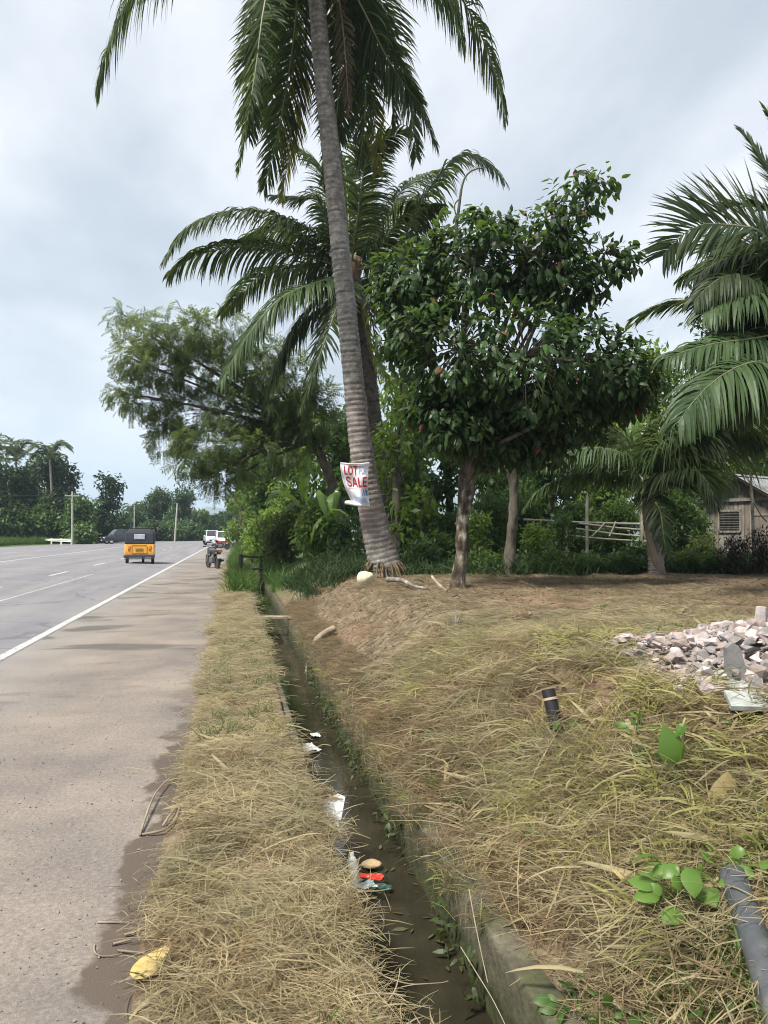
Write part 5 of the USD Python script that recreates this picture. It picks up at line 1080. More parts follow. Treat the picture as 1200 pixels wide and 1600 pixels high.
def letters(txt, s0, s1, t0, t1, m):
    q = meshkit.text_mesh(txt, 1.0, 0.001, bold=True)
    v, f = np.array(q.vertices), np.array(q.faces); v[:, 2] = 0
    v, f = trimesh.remesh.subdivide_to_size(v, f, 0.25, max_iter=8)
    lo, hi = v.min(0), v.max(0)
    s = s0 + (s1 - s0) * (v[:, 0] - lo[0]) / (hi[0] - lo[0]); t = t1 - (t1 - t0) * (v[:, 1] - lo[1]) / (hi[1] - lo[1])
    bn.part('lettering', (cloth(s, t, 0.012), f), m, parent=sh)
letters('LOT', .10, .60, .045, .275, redprint_m)
letters('FOR', .66, .93, .05, .25, blueprint_m)
letters('SALE', .12, .965, .315, .555, redprint_m)
def strip_(s0, s1, t0, t1, m, nm='print'):
    bn.part(nm, grid(lambda a, b: cloth(s0 + (s1 - s0) * a, t0 + (t1 - t0) * b, 0.010), 10, 4), m, parent=sh)
strip_(.10, .99, .575, .592, pinkprint_m)
for s0, s1 in ((.60, .635), (.68, .72), (.76, .82), (.86, .96)): strip_(s0, s1, .615, .755, navyprint_m if s0 > .65 else blueprint_m)
strip_(.22, .99, .79, .92, blueprint_m)
bn.part('top_hem', tube(cloth(np.linspace(-.01, 1.01, 10), np.zeros(10), .015), .012, 6), tarp_m, smooth=True)
bn.part('rolled_corner', tube(smoothpath([cloth(.45, .985, .05), cloth(.1, .99, .08), cloth(-.3, 1.0, .1), cloth(-.62, 1.02, .09)], 14), np.array([.012, .03, .04, .045, .04, .045, .05, .045, .05, .04, .045, .04, .03, .015]), 8), tarp_m, smooth=True)
bn.part('side_fold', tube(cloth(np.full(14, .0), np.linspace(.02, 1, 14), .01), np.linspace(.01, .022, 14), 6), tarp_m, smooth=True)

# ---------------------------------------------------------------- cut grass, straw and weeds
def blade_mat(name, ramp, transl=0.2, rough=0.6):
    return leaf_mat(name, ramp, rough=rough, transl=transl, tcol=tuple(np.array(ramp[-1]) * 0.9), spec=0.25, patch=2.2)
straw_m = blade_mat('pale_straw', [(0.19, 0.16, 0.095), (0.42, 0.365, 0.235), (0.61, 0.545, 0.38), (0.75, 0.69, 0.52)])
brown_m = blade_mat('brown_straw', [(0.11, 0.08, 0.046), (0.25, 0.19, 0.115), (0.42, 0.34, 0.215), (0.60, 0.52, 0.35)])
yel_m2 = blade_mat('yellow_green_grass', [(0.15, 0.145, 0.05), (0.30, 0.27, 0.105), (0.46, 0.40, 0.19), (0.60, 0.53, 0.30)])
grn_m = blade_mat('green_grass_blade', [(0.04, 0.08, 0.015), (0.075, 0.13, 0.025), (0.13, 0.19, 0.045)], 0.35, 0.5)
weed_m = leaf_mat('weed_leaf', [(0.035, 0.075, 0.016), (0.06, 0.115, 0.025), (0.10, 0.16, 0.04)], transl=0.35, tcol=(0.16, 0.27, 0.05))

def lying(g, n, rad, length, w, up=0.25, rise=0.05, k=4):
    p = g.normal(0, rad, (n, 3)); p[:, 2] = g.uniform(0.002, rise, n)
    a = g.uniform(0, 2 * np.pi, n); d_ = np.stack([np.cos(a), np.sin(a), g.uniform(-.05, up, n)], 1)
    L = length * g.uniform(.4, 1.3, n); cur = d_; P = [p - d_ * L[:, None] / 2]
    bendv = np.cross(d_, [0, 0, 1.0]) * g.normal(0, .22, (n, 1)) + np.array([0, 0, -0.25])
    for s in range(1, k):
        P.append(P[-1] + cur * (L / (k - 1))[:, None]); cur = unit(cur + bendv * 0.5)
    P = np.stack(P, 1); P[..., 2] = np.maximum(P[..., 2], 0.001)
    S = unit(np.cross(unit(np.gradient(P, axis=1)), unit(g.normal(0, .5, (n, 1, 3)) + [0, 0, 1.0])))
    return ribbons(P, S, w * g.uniform(.5, 1.4, (n, 1)) * np.interp(np.linspace(0, 1, k), [0, .33, .67, 1], [.6, 1, 1, .3])[None])
def standing(g, n, rad, h, w, lean=.45, k=4, bow=.5):
    p = g.normal(0, rad, (n, 3)); p[:, 2] = -0.01
    a = g.uniform(0, 2 * np.pi, n); hor = np.stack([np.cos(a), np.sin(a), 0 * a], 1)
    cur = unit(np.array([0, 0, 1.0]) + hor * g.uniform(0, lean, (n, 1))); L = h * g.uniform(.35, 1.2, n); P = [p]
    bw = g.uniform(0.1, bow, (n, 1))
    for s in range(1, k):
        P.append(P[-1] + cur * (L / (k - 1))[:, None]); cur = unit(cur + hor * bw + [0, 0, -0.35 * bow])
    P = np.stack(P, 1)
    S = unit(np.cross(unit(np.gradient(P, axis=1)), g.normal(0, 1, (n, 1, 3))))
    return ribbons(P, S, w * g.uniform(.5, 1.4, (n, 1)) * np.interp(np.linspace(0, 1, k), [0, .33, .67, 1], [.8, 1, .8, .1])[None])
def weedlet(g, n, rad, h, L):
    p = g.normal(0, rad, (n, 3)); p[:, 2] = g.uniform(0.01, h, n)
    return leafy(p, unit(g.normal(0, 1, (n, 3)) + [0, 0, .1]), unit(g.normal(0, .35, (n, 3)) + [0, 0, 1]), L * g.uniform(.5, 1.3, n), .6, LEAF4, .25)

def scatter(name, protos, pts, scale, kind='stuff', label=None, category=None, tilt=0.15, seed=0):
    """A PointInstancer of tufts: protos = [(mesh, material)], pts (n, 3)."""
    g = np.random.default_rng(seed); n = len(pts)
    pi = UsdGeom.PointInstancer.Define(stage, '/World/' + numbered('', name)); tag(pi.GetPrim(), label, category, kind=kind)
    for i, (m, mt) in enumerate(protos):
        p = usdkit.mesh(stage, f'{pi.GetPath()}/tuft_{i:03d}', arr(m), mt); pi.CreatePrototypesRel().AddTarget(p.GetPath())
    a = g.uniform(0, 2 * np.pi, n) / 2; tx = g.normal(0, tilt, n) / 2; ty = g.normal(0, tilt, n) / 2
    q = np.stack([np.cos(a), tx, ty, np.sin(a)], 1); q /= np.linalg.norm(q, axis=1, keepdims=True)
    pi.CreatePositionsAttr(Vt.Vec3fArray.FromNumpy(pts.astype(np.float32)))
    pi.CreateProtoIndicesAttr(Vt.IntArray.FromNumpy(g.integers(0, len(protos), n).astype(np.int32)))
    pi.CreateOrientationsAttr(Vt.QuathArray([Gf.Quath(float(w), float(x), float(y), float(z)) for w, x, y, z in q]))
    s = np.broadcast_to(scale, (n,)) * g.uniform(.7, 1.3, n)
    pi.CreateScalesAttr(Vt.Vec3fArray.FromNumpy(np.repeat(s[:, None], 3, 1).astype(np.float32)))
    return pi

HEAP = foot(1305, 4.95)
def sow(g, n, x0, x1, y0, y1, keep=None):
    """Places on the ground in a strip of the land (x across from the ditch side, y along)."""
    x = g.uniform(x0, x1, n); y = g.uniform(y0, y1, n)
    if keep is not None:
        k = g.random(n) < np.clip(keep(x, y), 0, 1); x, y = x[k], y[k]
    rel = np.stack([x, y, 0 * x], 1) - EYE * [1, 1, 0]; dd = rel @ FWD; uu = 600 + 1200 * (rel @ RIGHT) / np.maximum(dd, .1)
    k = (dd > .8) & (uu > -160) & (uu < 1360) & (np.hypot(x - HEAP[0], y - HEAP[1]) > 1.18 + .35 * nz(x, y, 2.2, 75))
    x, y = x[k], y[k]
    return np.stack([x, y, H(x, y)], 1)
g = np.random.default_rng(77)
P_straw = [(lying(g, 78, .085, .15, .0015, rise=.07), straw_m) for _ in range(5)]
P_brown = [(lying(g, 78, .085, .13, .0016, rise=.04), brown_m) for _ in range(5)]
P_long = [(lying(g, 7, .08, .40, .0028, up=.35, rise=.10), straw_m) for _ in range(3)]
P_stand = [(standing(g, 44, .05, .18, .0018), yel_m2 if i % 2 else straw_m) for i in range(4)] 
P_tallstand = [(standing(g, 56, .07, .26, .0020, lean=2.2, bow=1.3, k=5), [straw_m, straw_m, yel_m2][i % 3]) for i in range(6)]
P_lock = [(lying(g, 60, .06, .30, .0019, up=.6, rise=.14, k=5), [straw_m, straw_m, brown_m][i % 3]) for i in range(6)]
P_broad = [(leafy(g.normal(0, .06, (6, 3)) * [1, 1, .3] + [0, 0, .03], g.normal(0, 1, (6, 3)) * [1, 1, .35], unit(g.normal(0, .4, (6, 3)) + [0, 0, 1]), g.uniform(.08, .26, 6), .10, ([0, .3, .6, .85, 1], [.3, .5, .42, .25, .02]), .35, .2), [straw_m, brown_m][i % 2]) for i in range(6)]
P_green = [(standing(g, 30, .035, .16, .0028), grn_m) for _ in range(3)]
P_weed = [(weedlet(g, 16, .045, .09, .045), weed_m) for _ in range(3)]
def nz(x, y, s, seed): return ground_noise(x, y, s, seed, 3) * 2.2 + 0.5
def edge_keep(x, y):     # ragged edge of the grass strip on the shoulder side
    return ((x > -0.17 + 0.24 * (nz(x, y, 1.6, 41) - .5) - 0.03 * np.clip(y - 5, 0, 4)) & (x < np.where(y > 4.6, 0.385, 0.47))) * np.clip(1.9 * nz(x, y, 2.1, 44) - .15, .12, 1)
pts = np.vstack([sow(g, 1500, -.5, .5, 1.0, 6, edge_keep), sow(g, 1100, -.5, .5, 6, 14, edge_keep), sow(g, 900, -.6, .5, 14, 40, edge_keep)])
scatter('dry_grass', P_straw, pts, np.clip(.75 + pts[:, 1] * .03, .8, 1.6), seed=1)
pts = np.vstack([sow(g, 700, -.5, .5, 1.0, 6, edge_keep), sow(g, 400, -.5, .5, 6, 20, edge_keep)])
scatter('dry_grass', P_brown, pts, .9, seed=2)
pts = sow(g, 1500, -.42, .5, 1.0, 24, lambda x, y: edge_keep(x, y) * (nz(x, y, .9, 47) > .45) * .9)
scatter('dry_grass', P_stand, pts, .55, seed=3)
pts = sow(g, 160, -.35, .5, 1.0, 7, edge_keep); scatter('dry_grass', P_long, pts, .8, seed=4)
# bank and lot
def bank_keep(x, y): return (x > 1.10 + .12 * nz(x, y, 3, 50)) * (0.35 + .9 * nz(x, y, 1.2, 51)) * np.where(y > 8, .28, 1)
pts = np.vstack([sow(g, 3800, 1.0, 5.5, 1.0, 6.5, bank_keep), sow(g, 2600, .95, 8, 6.5, 17, bank_keep)])
pts = np.vstack([pts, sow(g, 700, 1.13, 1.4, 4.6, 16)]); scatter('dry_grass', P_brown, pts, np.clip(.8 + pts[:, 1] * .02, .8, 1.1), seed=5)
def straw_keep(x, y): return (x > 1.12) * np.clip(1.4 * nz(x, y, .8, 53) - .25, 0, 1) * np.where(y > 8, .12, 1) * ss(1.0, 1.7, x + .4 * nz(x, y, 2, 5))
pts = np.vstack([sow(g, 3600, 1.0, 5.5, 1.0, 8, straw_keep), sow(g, 1500, 1, 8, 8, 16, straw_keep)])
scatter('dry_grass', P_straw, pts, .95, seed=6)
def mound_keep(x, y): return (x > 1.45) * np.clip(2.2 * nz(x, y, 1.0, 55) - .45, 0, 1) * ss(8.0, 6.0, y) * ss(1.2, 2.0, x + .15 * (y - 2.5)) * ss(1.5, 2.4, y)
pts = sow(g, 2200, 1.3, 5.4, 1.4, 8.2, mound_keep); scatter('dry_grass', P_stand, pts, .9, seed=7)
pts = sow(g, 4200, 1.35, 5.4, 2.0, 7.0, lambda x, y: mound_keep(x, y) * (nz(x, y, 1.7, 63) > .42)); scatter('dry_grass', P_tallstand, pts, 1.05, seed=17)
pts = sow(g, 1500, 1.5, 5.0, 2.2, 6.5, lambda x, y: np.clip(3 * nz(x, y, 1.5, 68) - 1.4, 0, 1)); scatter('dry_grass', [(standing(g, 26, .05, .22, .0042, lean=1.1, bow=1.0, k=5), yel_m2) for _ in range(4)], pts, 1.0, seed=21)
pts = sow(g, 2600, 1.25, 5.4, 1.3, 7.5, lambda x, y: mound_keep(x, y) + .25 * straw_keep(x, y)); scatter('dry_grass', P_lock, pts, .9, seed=18)
pts = sow(g, 900, -.4, .44, 1.0, 5.5, lambda x, y: edge_keep(x, y) * (nz(x, y, 1.9, 64) > .5)); scatter('dry_grass', P_lock, pts, .6, seed=19)
pts = sow(g, 900, 1.15, 4.6, 1.0, 8, lambda x, y: nz(x, y, 1, 56)); scatter('dry_grass', P_long, pts, 1.0, seed=8)
pts = np.vstack([sow(g, 1300, 1.2, 5.2, 1.0, 8, lambda x, y: nz(x, y, 1.4, 67)), sow(g, 260, -.25, .42, 1.0, 8, edge_keep)]); scatter('dry_grass', P_broad, pts, .85, seed=20)
# green shoots
pts = np.vstack([sow(g, 700, 1.2, 5, 1.0, 8, lambda x, y: np.clip(3 * nz(x, y, 1.3, 57) - 1.7, 0, 1)), sow(g, 260, 1.05, 2.2, .9, 2.3), sow(g, 130, -.3, .48, 1.0, 2.4, edge_keep), sow(g, 240, -.3, .48, 4, 12, lambda x, y: edge_keep(x, y) * (nz(x, y, 1.1, 61) > .5))])
scatter('green_grass', P_green, pts, .85, seed=9)
pts = np.vstack([sow(g, 260, 1.3, 2.6, 1.6, 3.2, lambda x, y: np.clip(3 * nz(x, y, 2.4, 78) - 1.5, 0, 1)), sow(g, 900, 1.2, 4.8, 1.0, 7, lambda x, y: np.clip(3 * nz(x, y, 1.5, 58) - 1.6, 0, 1)), sow(g, 150, 1.1, 2.0, .9, 2.1), sow(g, 60, -.2, .48, 1.0, 2.4)])
scatter('small_weeds', P_weed, pts, .8, seed=10)
# bright grass further along the ditch, and at the foot of the green
P_tall = [(standing(g, 40, .10, .5, .007, lean=.6), grn_m) for _ in range(3)]
def far_keep(x, y): return np.ones_like(x)
pts = np.vstack([sow(g, 360, .02, .9, 20, 46, far_keep), sow(g, 60, .9, 1.6, 20, 40, far_keep)]); scatter('green_grass', P_tall, pts, 1.0, seed=11)
P_under = [(np.vstack, None)] and [(standing(g, 30, .14, .42, .010, lean=.9), grn_m) for _ in range(3)]
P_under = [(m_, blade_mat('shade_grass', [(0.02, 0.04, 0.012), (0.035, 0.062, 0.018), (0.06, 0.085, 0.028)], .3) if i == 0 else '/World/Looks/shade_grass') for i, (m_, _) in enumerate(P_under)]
pts = sow(g, 1500, 1.5, 16, 15.3, 22, lambda x, y: ss(15.2, 16.6, y + .8 * nz(x, y, .6, 62) + .19 * x)); scatter('green_grass', P_under, pts, .9, seed=12)
yy = g.uniform(45, 140, 900); pts = np.stack([bend(yy) + g.uniform(.45, 1.8, 900), yy, 0 * yy], 1); pts[:, 2] = H(pts[:, 0], pts[:, 1]); scatter('green_grass', P_tall, pts, 1.5, seed=13)
yy = g.uniform(70, 190, 1500); pts = np.stack([bend(yy) - g.uniform(24.6, 28.5, 1500), yy, 0 * yy], 1); pts[:, 2] = H(pts[:, 0], pts[:, 1]); scatter('green_grass', P_tall, pts, 1.9, seed=14)
# weeds creeping over the right ditch wall
n = 1800; yy = g.uniform(2.9, 10.0, n); k = nz(yy, yy * 0, 1.7, 71) + .15 * (yy > 4) > .52; yy = yy[k]; n = len(yy)
dz = g.uniform(0, .30, n) ** 1.0; pos = np.stack([1.0 - g.uniform(.0, .09, n) * (dz > .05) + .05 * (dz < .05), yy, .03 - dz], 1); 
pos, n = pos[::2], len(pos[::2])
mm = leafy(pos, unit(g.normal(0, .7, (n, 3)) + [-.4, 0, -.5]), unit(g.normal(0, .5, (n, 3)) + [-.5, 0, 1]), .055 * g.uniform(.5, 1.3, n), .34, LEAF4, .25)
pos = pos
single('ditch_weeds', mm, leaf_mat('creeping_weed_leaf', [(0.03, 0.045, 0.014), (0.06, 0.08, 0.025), (0.12, 0.12, 0.05)], transl=0.3, tcol=(0.12, 0.16, 0.04)), 'small leaved weeds creeping over the right ditch wall', 'weeds', kind='stuff')
pts = np.stack([1.0 + g.uniform(-.03, .06, 200), g.uniform(3.0, 12, 200), g.uniform(-.08, .05, 200)], 1)
scatter('dry_grass', [(standing(g, 16, .04, .26, .0024, lean=1.6, bow=1.3), brown_m), (standing(g, 14, .04, .24, .0024, lean=1.6, bow=1.3), yel_m2)], pts, .8, seed=15)
# dead leaves on the lot
n = 230; x = g.uniform(1.6, 10, n); y = g.uniform(5, 16, n); pos = np.stack([x, y, H(x, y) + .02], 1); a = g.uniform(0, 6.28, n)
single('leaf_litter', leafy(pos, np.stack([np.cos(a), np.sin(a), g.uniform(-.1, .3, n)], 1), unit(g.normal(0, .4, (n, 3)) + [0, 0, 1]), .11 * g.uniform(.4, 1.2, n), .42, LEAF4, -.3), leaf_mat('dead_leaf', [(0.09, 0.055, 0.032), (0.16, 0.11, 0.065), (0.26, 0.205, 0.135)], transl=0.1, rough=0.8), 'brown dead leaves scattered over the bare lot', 'leaf litter', kind='stuff')
n = 26000; x = 1.1 + 9 * g.random(n) ** 1.3; y = g.uniform(4.5, 16, n); k = (nz(x, y, 1.3, 66) + .25 > g.random(n)); x, y = x[k], y[k]; n = len(x); a = g.uniform(0, 6.28, n)
single('plant_litter', leafy(np.stack([x, y, H(x, y) + .008], 1), np.stack([np.cos(a), np.sin(a), g.uniform(-.1, .4, n)], 1), unit(g.normal(0, .5, (n, 3)) + [0, 0, 1]), .055 * g.uniform(.25, 1.7, n), .16, LEAF3, -.2), leaf_mat('plant_litter_piece', [(0.05, 0.035, 0.02), (0.12, 0.085, 0.05), (0.24, 0.185, 0.11), (0.32, 0.27, 0.18)], transl=0.08, rough=0.85), 'fine brown plant litter covering the bare lot', 'plant litter', kind='stuff')
# grit on the shoulder
n = 2600; x = g.uniform(-2.6, -.2, n); y = 1.6 + 9 * g.random(n) ** 1.8; gr_ = []
ico = trimesh.creation.icosphere(0); V0, F0 = np.array(ico.vertices), np.array(ico.faces)
sc_ = .0015 + .007 * g.random((n, 1, 3)) ** 2.5; Vg = V0[None] * sc_ * g.uniform(.6, 1.3, (n, 12, 1)) + np.stack([x, y, 0 * x + .008], 1)[:, None]
single('grit', (Vg.reshape(-1, 3), (F0[None] + np.arange(n)[:, None, None] * 12).reshape(-1, 3)), plain('grit_stone', (0.20, 0.18, 0.16), .9, noise=.5, scale=30), 'dark grit and small stones strewn on the shoulder', 'grit', kind='stuff')

# ---------------------------------------------------------------- the heap of broken concrete
def rubble_mat(name, c): return bark(name, [(0.3, tuple(np.array(c) * .62)), (0.5, c), (0.7, tuple(np.minimum(1, np.array(c) * 1.2)))], 9.0, (1, 1, 1), 0.4, 0.9)
rub = [rubble_mat('pinkish_rubble', (0.30, 0.245, 0.235)), rubble_mat('white_rubble', (0.36, 0.315, 0.305)), rubble_mat('grey_rubble', (0.19, 0.175, 0.17)), rubble_mat('tan_rubble', (0.23, 0.185, 0.165))]
hc = foot(1305, 4.95)
heap = Thing('rubble_heap', 'heap of pale broken concrete and stones at the right edge of the lot', 'rubble heap', hc)
g = np.random.default_rng(88)
def heap_h(a, b): return 0.46 * np.clip(1 - (np.hypot(a / 1.5, b / 1.9)) ** 1.25, 0, None)
def chunk(p, r):
    q = g.normal(0, 1, (13, 3)); q = unit(q) * g.uniform(.75, 1, (13, 1)) * np.array([1, g.uniform(.6, 1), g.uniform(.45, .8)]) * r
    R = trimesh.transformations.random_rotation_matrix(g.random(3))[:3, :3] if g.random() < .4 else trimesh.transformations.rotation_matrix(g.uniform(0, 6.28), [0, 0, 1])[:3, :3]
    h = trimesh.convex.convex_hull(q @ R.T); return np.array(h.vertices) + p, np.array(h.faces)
a = g.normal(0, .62, 7000) * 1.35 * .9; b_ = g.normal(0, .62, 7000) * 1.6 * .9
ok = np.hypot(a / 1.4, b_ / 1.7) < 1.08; a, b_ = a[ok], b_[ok]
R2 = np.array([RIGHT[0], RIGHT[1]]); F2 = np.array([FWD[0], FWD[1]]) / np.hypot(FWD[0], FWD[1])
sx, sy2 = hc[0] + a * R2[0] + b_ * F2[0], hc[1] + a * R2[1] + b_ * F2[1]
rr = np.clip(.014 + .05 * g.random(len(a)) ** 2.6 + .008 * (np.hypot(a, b_) < .9), .012, .09)
sz = H(sx, sy2) + heap_h(a, b_) + rr * .2
grid_a, grid_b = np.meshgrid(np.linspace(-1.5, 1.5, 24), np.linspace(-1.9, 1.9, 28), indexing='ij')
gx, gy = hc[0] + grid_a * R2[0] + grid_b * F2[0], hc[1] + grid_a * R2[1] + grid_b * F2[1]
gz = H(gx, gy) + heap_h(grid_a, grid_b) - .05
i, j = np.meshgrid(np.arange(23), np.arange(27), indexing='ij'); b0 = (i * 28 + j).ravel(); q = np.stack([b0, b0 + 28, b0 + 29, b0 + 1], 1)
heap.part('rubble_dust', (np.stack([gx, gy, gz], -1).reshape(-1, 3), q), rubble_mat('rubble_dust', (0.20, 0.17, 0.155)), smooth=True)
rank = np.argsort(-(rr / ((np.stack([sx, sy2, sz], 1) - EYE) @ FWD)) + 1.0 * ((600 + 1200 * ((np.stack([sx, sy2, sz], 1) - EYE) @ RIGHT) / ((np.stack([sx, sy2, sz], 1) - EYE) @ FWD)) > 1260))
for k in rank[:290]:
    heap.part('stone', chunk(np.array([sx[k], sy2[k], sz[k]]), rr[k] * 1.15), rub[g.integers(0, 4)])
for m_ in range(4):
    heap.part('small_stones', cat(*[chunk(np.array([sx[k], sy2[k], sz[k]]), rr[k]) for k in rank[290 + m_::4]]), rub[m_], kind='stuff')
def slab(name, label, cat_, pts2, thick, loc_uvd, mat, tiltv):
    """A flat broken piece: outline in metres, standing or lying at a seen place."""
    from shapely.geometry import Polygon
    e = trimesh.creation.extrude_polygon(Polygon(pts2), thick); e.apply_translation([0, 0, -thick / 2])
    ex, ey = tiltv
    ex = unit(np.array(ex, float)); ey = np.array(ey, float); ey = unit(ey - ex * (ey @ ex)); ez = np.cross(ex, ey)
    base_ = bank_at(loc_uvd[0], loc_uvd[1], loc_uvd[3]) if len(loc_uvd) > 3 else at(*loc_uvd)
    e.vertices = np.array(e.vertices) @ np.stack([ex, ey, ez]) + base_
    return single(name, e, mat, label, cat_)
slab('concrete_shard', 'grey fin shaped concrete shard standing upright in the rubble', 'concrete piece', [(-.02, -.03), (.15, -.05), (.12, .01), (.07, .05), (.045, .13), (.0, .165), (-.035, .13)], .04, (1140, 1050, 0, .10), rubble_mat('dark_concrete', (0.17, 0.165, 0.16)), (RIGHT + [0, 0, -.08], [0, 0, 1.0]))
slab('concrete_slab', 'pale greenish flat slab lying below the concrete shard', 'concrete piece', [(-.16, -.08), (.15, -.12), (.2, .02), (.02, .12), (-.15, .08)], .022, (1135, 1066, 0, .07), plain('pale_slab', (0.25, 0.265, 0.25), .85, noise=.3, scale=12), (RIGHT, F2.tolist() + [.35]))
slab('concrete_slab', 'pale flat slab at the lower tip of the rubble', 'concrete piece', [(-.14, -.07), (.15, -.08), (.18, .06), (-.1, .1)], .022, (1178, 1096, 0, .06), '/World/Looks/pale_slab', (RIGHT, F2.tolist() + [.25]))
single('concrete_post', tube([at(1188, 985, 5.2), at(1190, 948, 5.2)], [.045, .035], 6), rub[1], 'small pale upright stub on top of the rubble heap', 'stub')

# ---------------------------------------------------------------- small things lying about
def lump(c, r, seed, squash=(1, 1, .8), sub=2, amp=.25):
    s = trimesh.creation.icosphere(sub); v = np.array(s.vertices); n_ = meshkit.fbm(v * 1.6 + seed * 3.1, 3, seed) - .5
    return v * (1 + amp * 2 * n_[:, None]) * np.array(squash) * r + c, np.array(s.faces)
p = bank_at(571, 913); single('boulder', lump(p + [0, 0, .12], .16, 3), rubble_mat('cream_stone', (0.50, 0.45, 0.30)), 'cream coloured rounded stone at the foot of the leaning palm', 'stone', smooth=True)
p = bank_at(814, 974); nut = Thing('fallen_coconut', 'brown fallen coconut lying alone on the bare lot', 'coconut', p)
nut.part('husk', lump(p + [0, 0, .07], .085, 5, (1.15, 1, .95), 2, .12), coir_m, smooth=True)
nut.part('stalk_end', lump(p + [.085, -.03, .10], .025, 6), dryrachis_m)
drift = bark('grey_driftwood', [(0.3, (0.13, 0.10, 0.075)), (0.7, (0.33, 0.28, 0.21))], 6, (1, 1, 1), .3)
def onground(u, d, dz): return foot(u, d, dz)
lg = Thing('driftwood_log', 'bent grey log lying near the plank over the ditch', 'log', foot(492, 10.6))
lg.part('log', tube(smoothpath([onground(466, 10.9, .16), onground(474, 10.6, .05), onground(495, 10.7, .06), onground(522, 10.9, .1)], 14), np.linspace(.032, .05, 14), 8), drift, smooth=True)
lg.part('stub', tube([onground(468, 10.9, .13), onground(466, 10.9, .22)], [.03, .018], 6), drift, smooth=True)
pl = Thing('plank', 'narrow wooden plank laid across the ditch', 'plank', at(428, 961, 14.6))
for k, o in enumerate((0, .13)):
    a_, b2_ = np.array([.30, 14.4 + o, .045]), np.array([1.20, 14.2 + o, .055]); m = box((np.linalg.norm(b2_ - a_), .115, .03), (0, 0, 0)); ang = math.atan2(b2_[1] - a_[1], b2_[0] - a_[0])
    m.apply_transform(trimesh.transformations.rotation_matrix(ang, [0, 0, 1])); m.apply_translation((a_ + b2_) / 2); pl.part('board', m, drift)
br = Thing('fallen_branch', 'dark fallen branch lying right of the leaning palm foot', 'branch', foot(640, 12.6))
br.part('stem', tube(smoothpath([onground(606, 13.6, .12), onground(628, 13.0, .10), onground(650, 12.4, .06), onground(668, 12.0, .04)], 14), np.linspace(.05, .022, 14), 7), bark_grey, smooth=True)
br.part('twig', tube(smoothpath([onground(640, 12.7, .08), onground(650, 13.2, .12), onground(662, 13.6, .04)], 8), .014, 5), bark_grey)
single('pale_stick', tube(smoothpath([onground(675, 12.3, .22), onground(690, 12.0, .08), onground(698, 11.9, .03)], 8), .026, 6), drift, 'short pale stick leaning between palm foot and lichen trunk', 'stick')
sp_ = Thing('dead_sprig', 'small dead sprig with reddish soil on the bare lot', 'sprig', bank_at(712, 988))
for k, (du, dv) in enumerate([(0, -44), (-14, -26), (12, -30), (6, -18)]):
    q0 = bank_at(712, 988); d0 = float((q0 - EYE) @ FWD); sp_.part('stem', tube(thru(q0, at(712 + du * .3, 985 + dv * .5, d0), at(712 + du, 985 + dv, d0), 6), [.012, .011, .009, .007, .005, .003], 5), bark_grey)
# black pipe stub
q = bank_at(866, 1152)
ps = Thing('pipe_stub', 'black hollow pipe stub standing upright in the dry grass', 'pipe', q)
ring = trimesh.creation.annulus(r_min=.028, r_max=.038, height=.30, sections=20); ring.apply_transform(trimesh.transformations.rotation_matrix(-.35, [1, .3, 0])); ring.apply_translation(q + [0, 0, .12]); ps.part('tube', ring, plain('black_rubber', (.012, .012, .014), .5), smooth=40)
col = trimesh.creation.annulus(r_min=.0385, r_max=.043, height=.014, sections=20); col.apply_transform(trimesh.transformations.rotation_matrix(-.35, [1, .3, 0])); col.apply_translation(q + [.0, 0, .21] + np.array([-.008, .03, 0])); ps.part('rim_band', col, plain('pale_band', (.35, .28, .2), .6), smooth=40)
# grey water pipe
pp = Thing('water_pipe', 'long grey plastic pipe lying in the weeds at the lower right', 'pipe', at(1170, 1450, 2.7))
c0, c3 = bank_at(1146, 1372, .12), bank_at(1212, 1570, .12); c3 = c3 + (c3 - c0) * .25; cc = bez(c0, (c0 + c3) / 2 + [0, 0, .02], c3, 24)
grey_pvc = bark('grey_plastic_pipe', [(0.35, (0.036, 0.039, 0.043)), (0.55, (0.062, 0.067, 0.072)), (0.72, (0.14, 0.13, 0.115))], 5, (1, 1, 1), .06, .45)
v, f = tube(cc, .047, 24, cap=False); v2, f2 = tube(cc, .041, 24, cap=False); pp.part('tube', cat((v, f), (v2, f2[:, ::-1])), grey_pvc, smooth=True)
lip = tube([cc[0], cc[0] + .012 * unit(cc[1] - cc[0])], .0475, 24, cap=False); ee = unit(cc[0] - cc[1])
an = trimesh.creation.annulus(r_min=.040, r_max=.0475, height=.01, sections=24); an.apply_transform(trimesh.geometry.align_vectors([0, 0, 1], ee)); an.apply_translation(cc[0] + ee * .003); pp.part('cut_end', an, grey_pvc)
# plants with leaves one can count
def leafplant(name, label, u, v, d, n, L, spread, h, seed, mat='weed_leaf', aspect=.75, category='plant', group=None):
    g = np.random.default_rng(seed); b = bank_at(u, v); t = Thing(name, label, category, b, group=group)
    m = '/World/Looks/' + mat
    for k in range(n):
        a = g.uniform(0, 6.28); r = spread * g.random() ** .6; e = b + [r * math.cos(a), r * math.sin(a), h * g.uniform(.25, 1.0)]
        t.part('stalk', tube(thru(b, (b + e) / 2 + [0, 0, .01], e, 5), [.003, .003, .0025, .002, .002], 4), m)
        dr_ = np.array([math.cos(a), math.sin(a), g.uniform(-.3, .3)]) + .3 * g.normal(0, 1, 3); nn = unit(np.array([-.2, -.5, .9]) + .35 * g.normal(0, 1, 3))
        t.part('leaf', leafy(e[None], dr_[None], nn[None], np.array([L * g.uniform(.7, 1.2)]), aspect, ([0, .12, .3, .5, .7, .88, 1], [.1, .34, .48, .5, .4, .2, .02]), .25, .25), m, smooth=True)
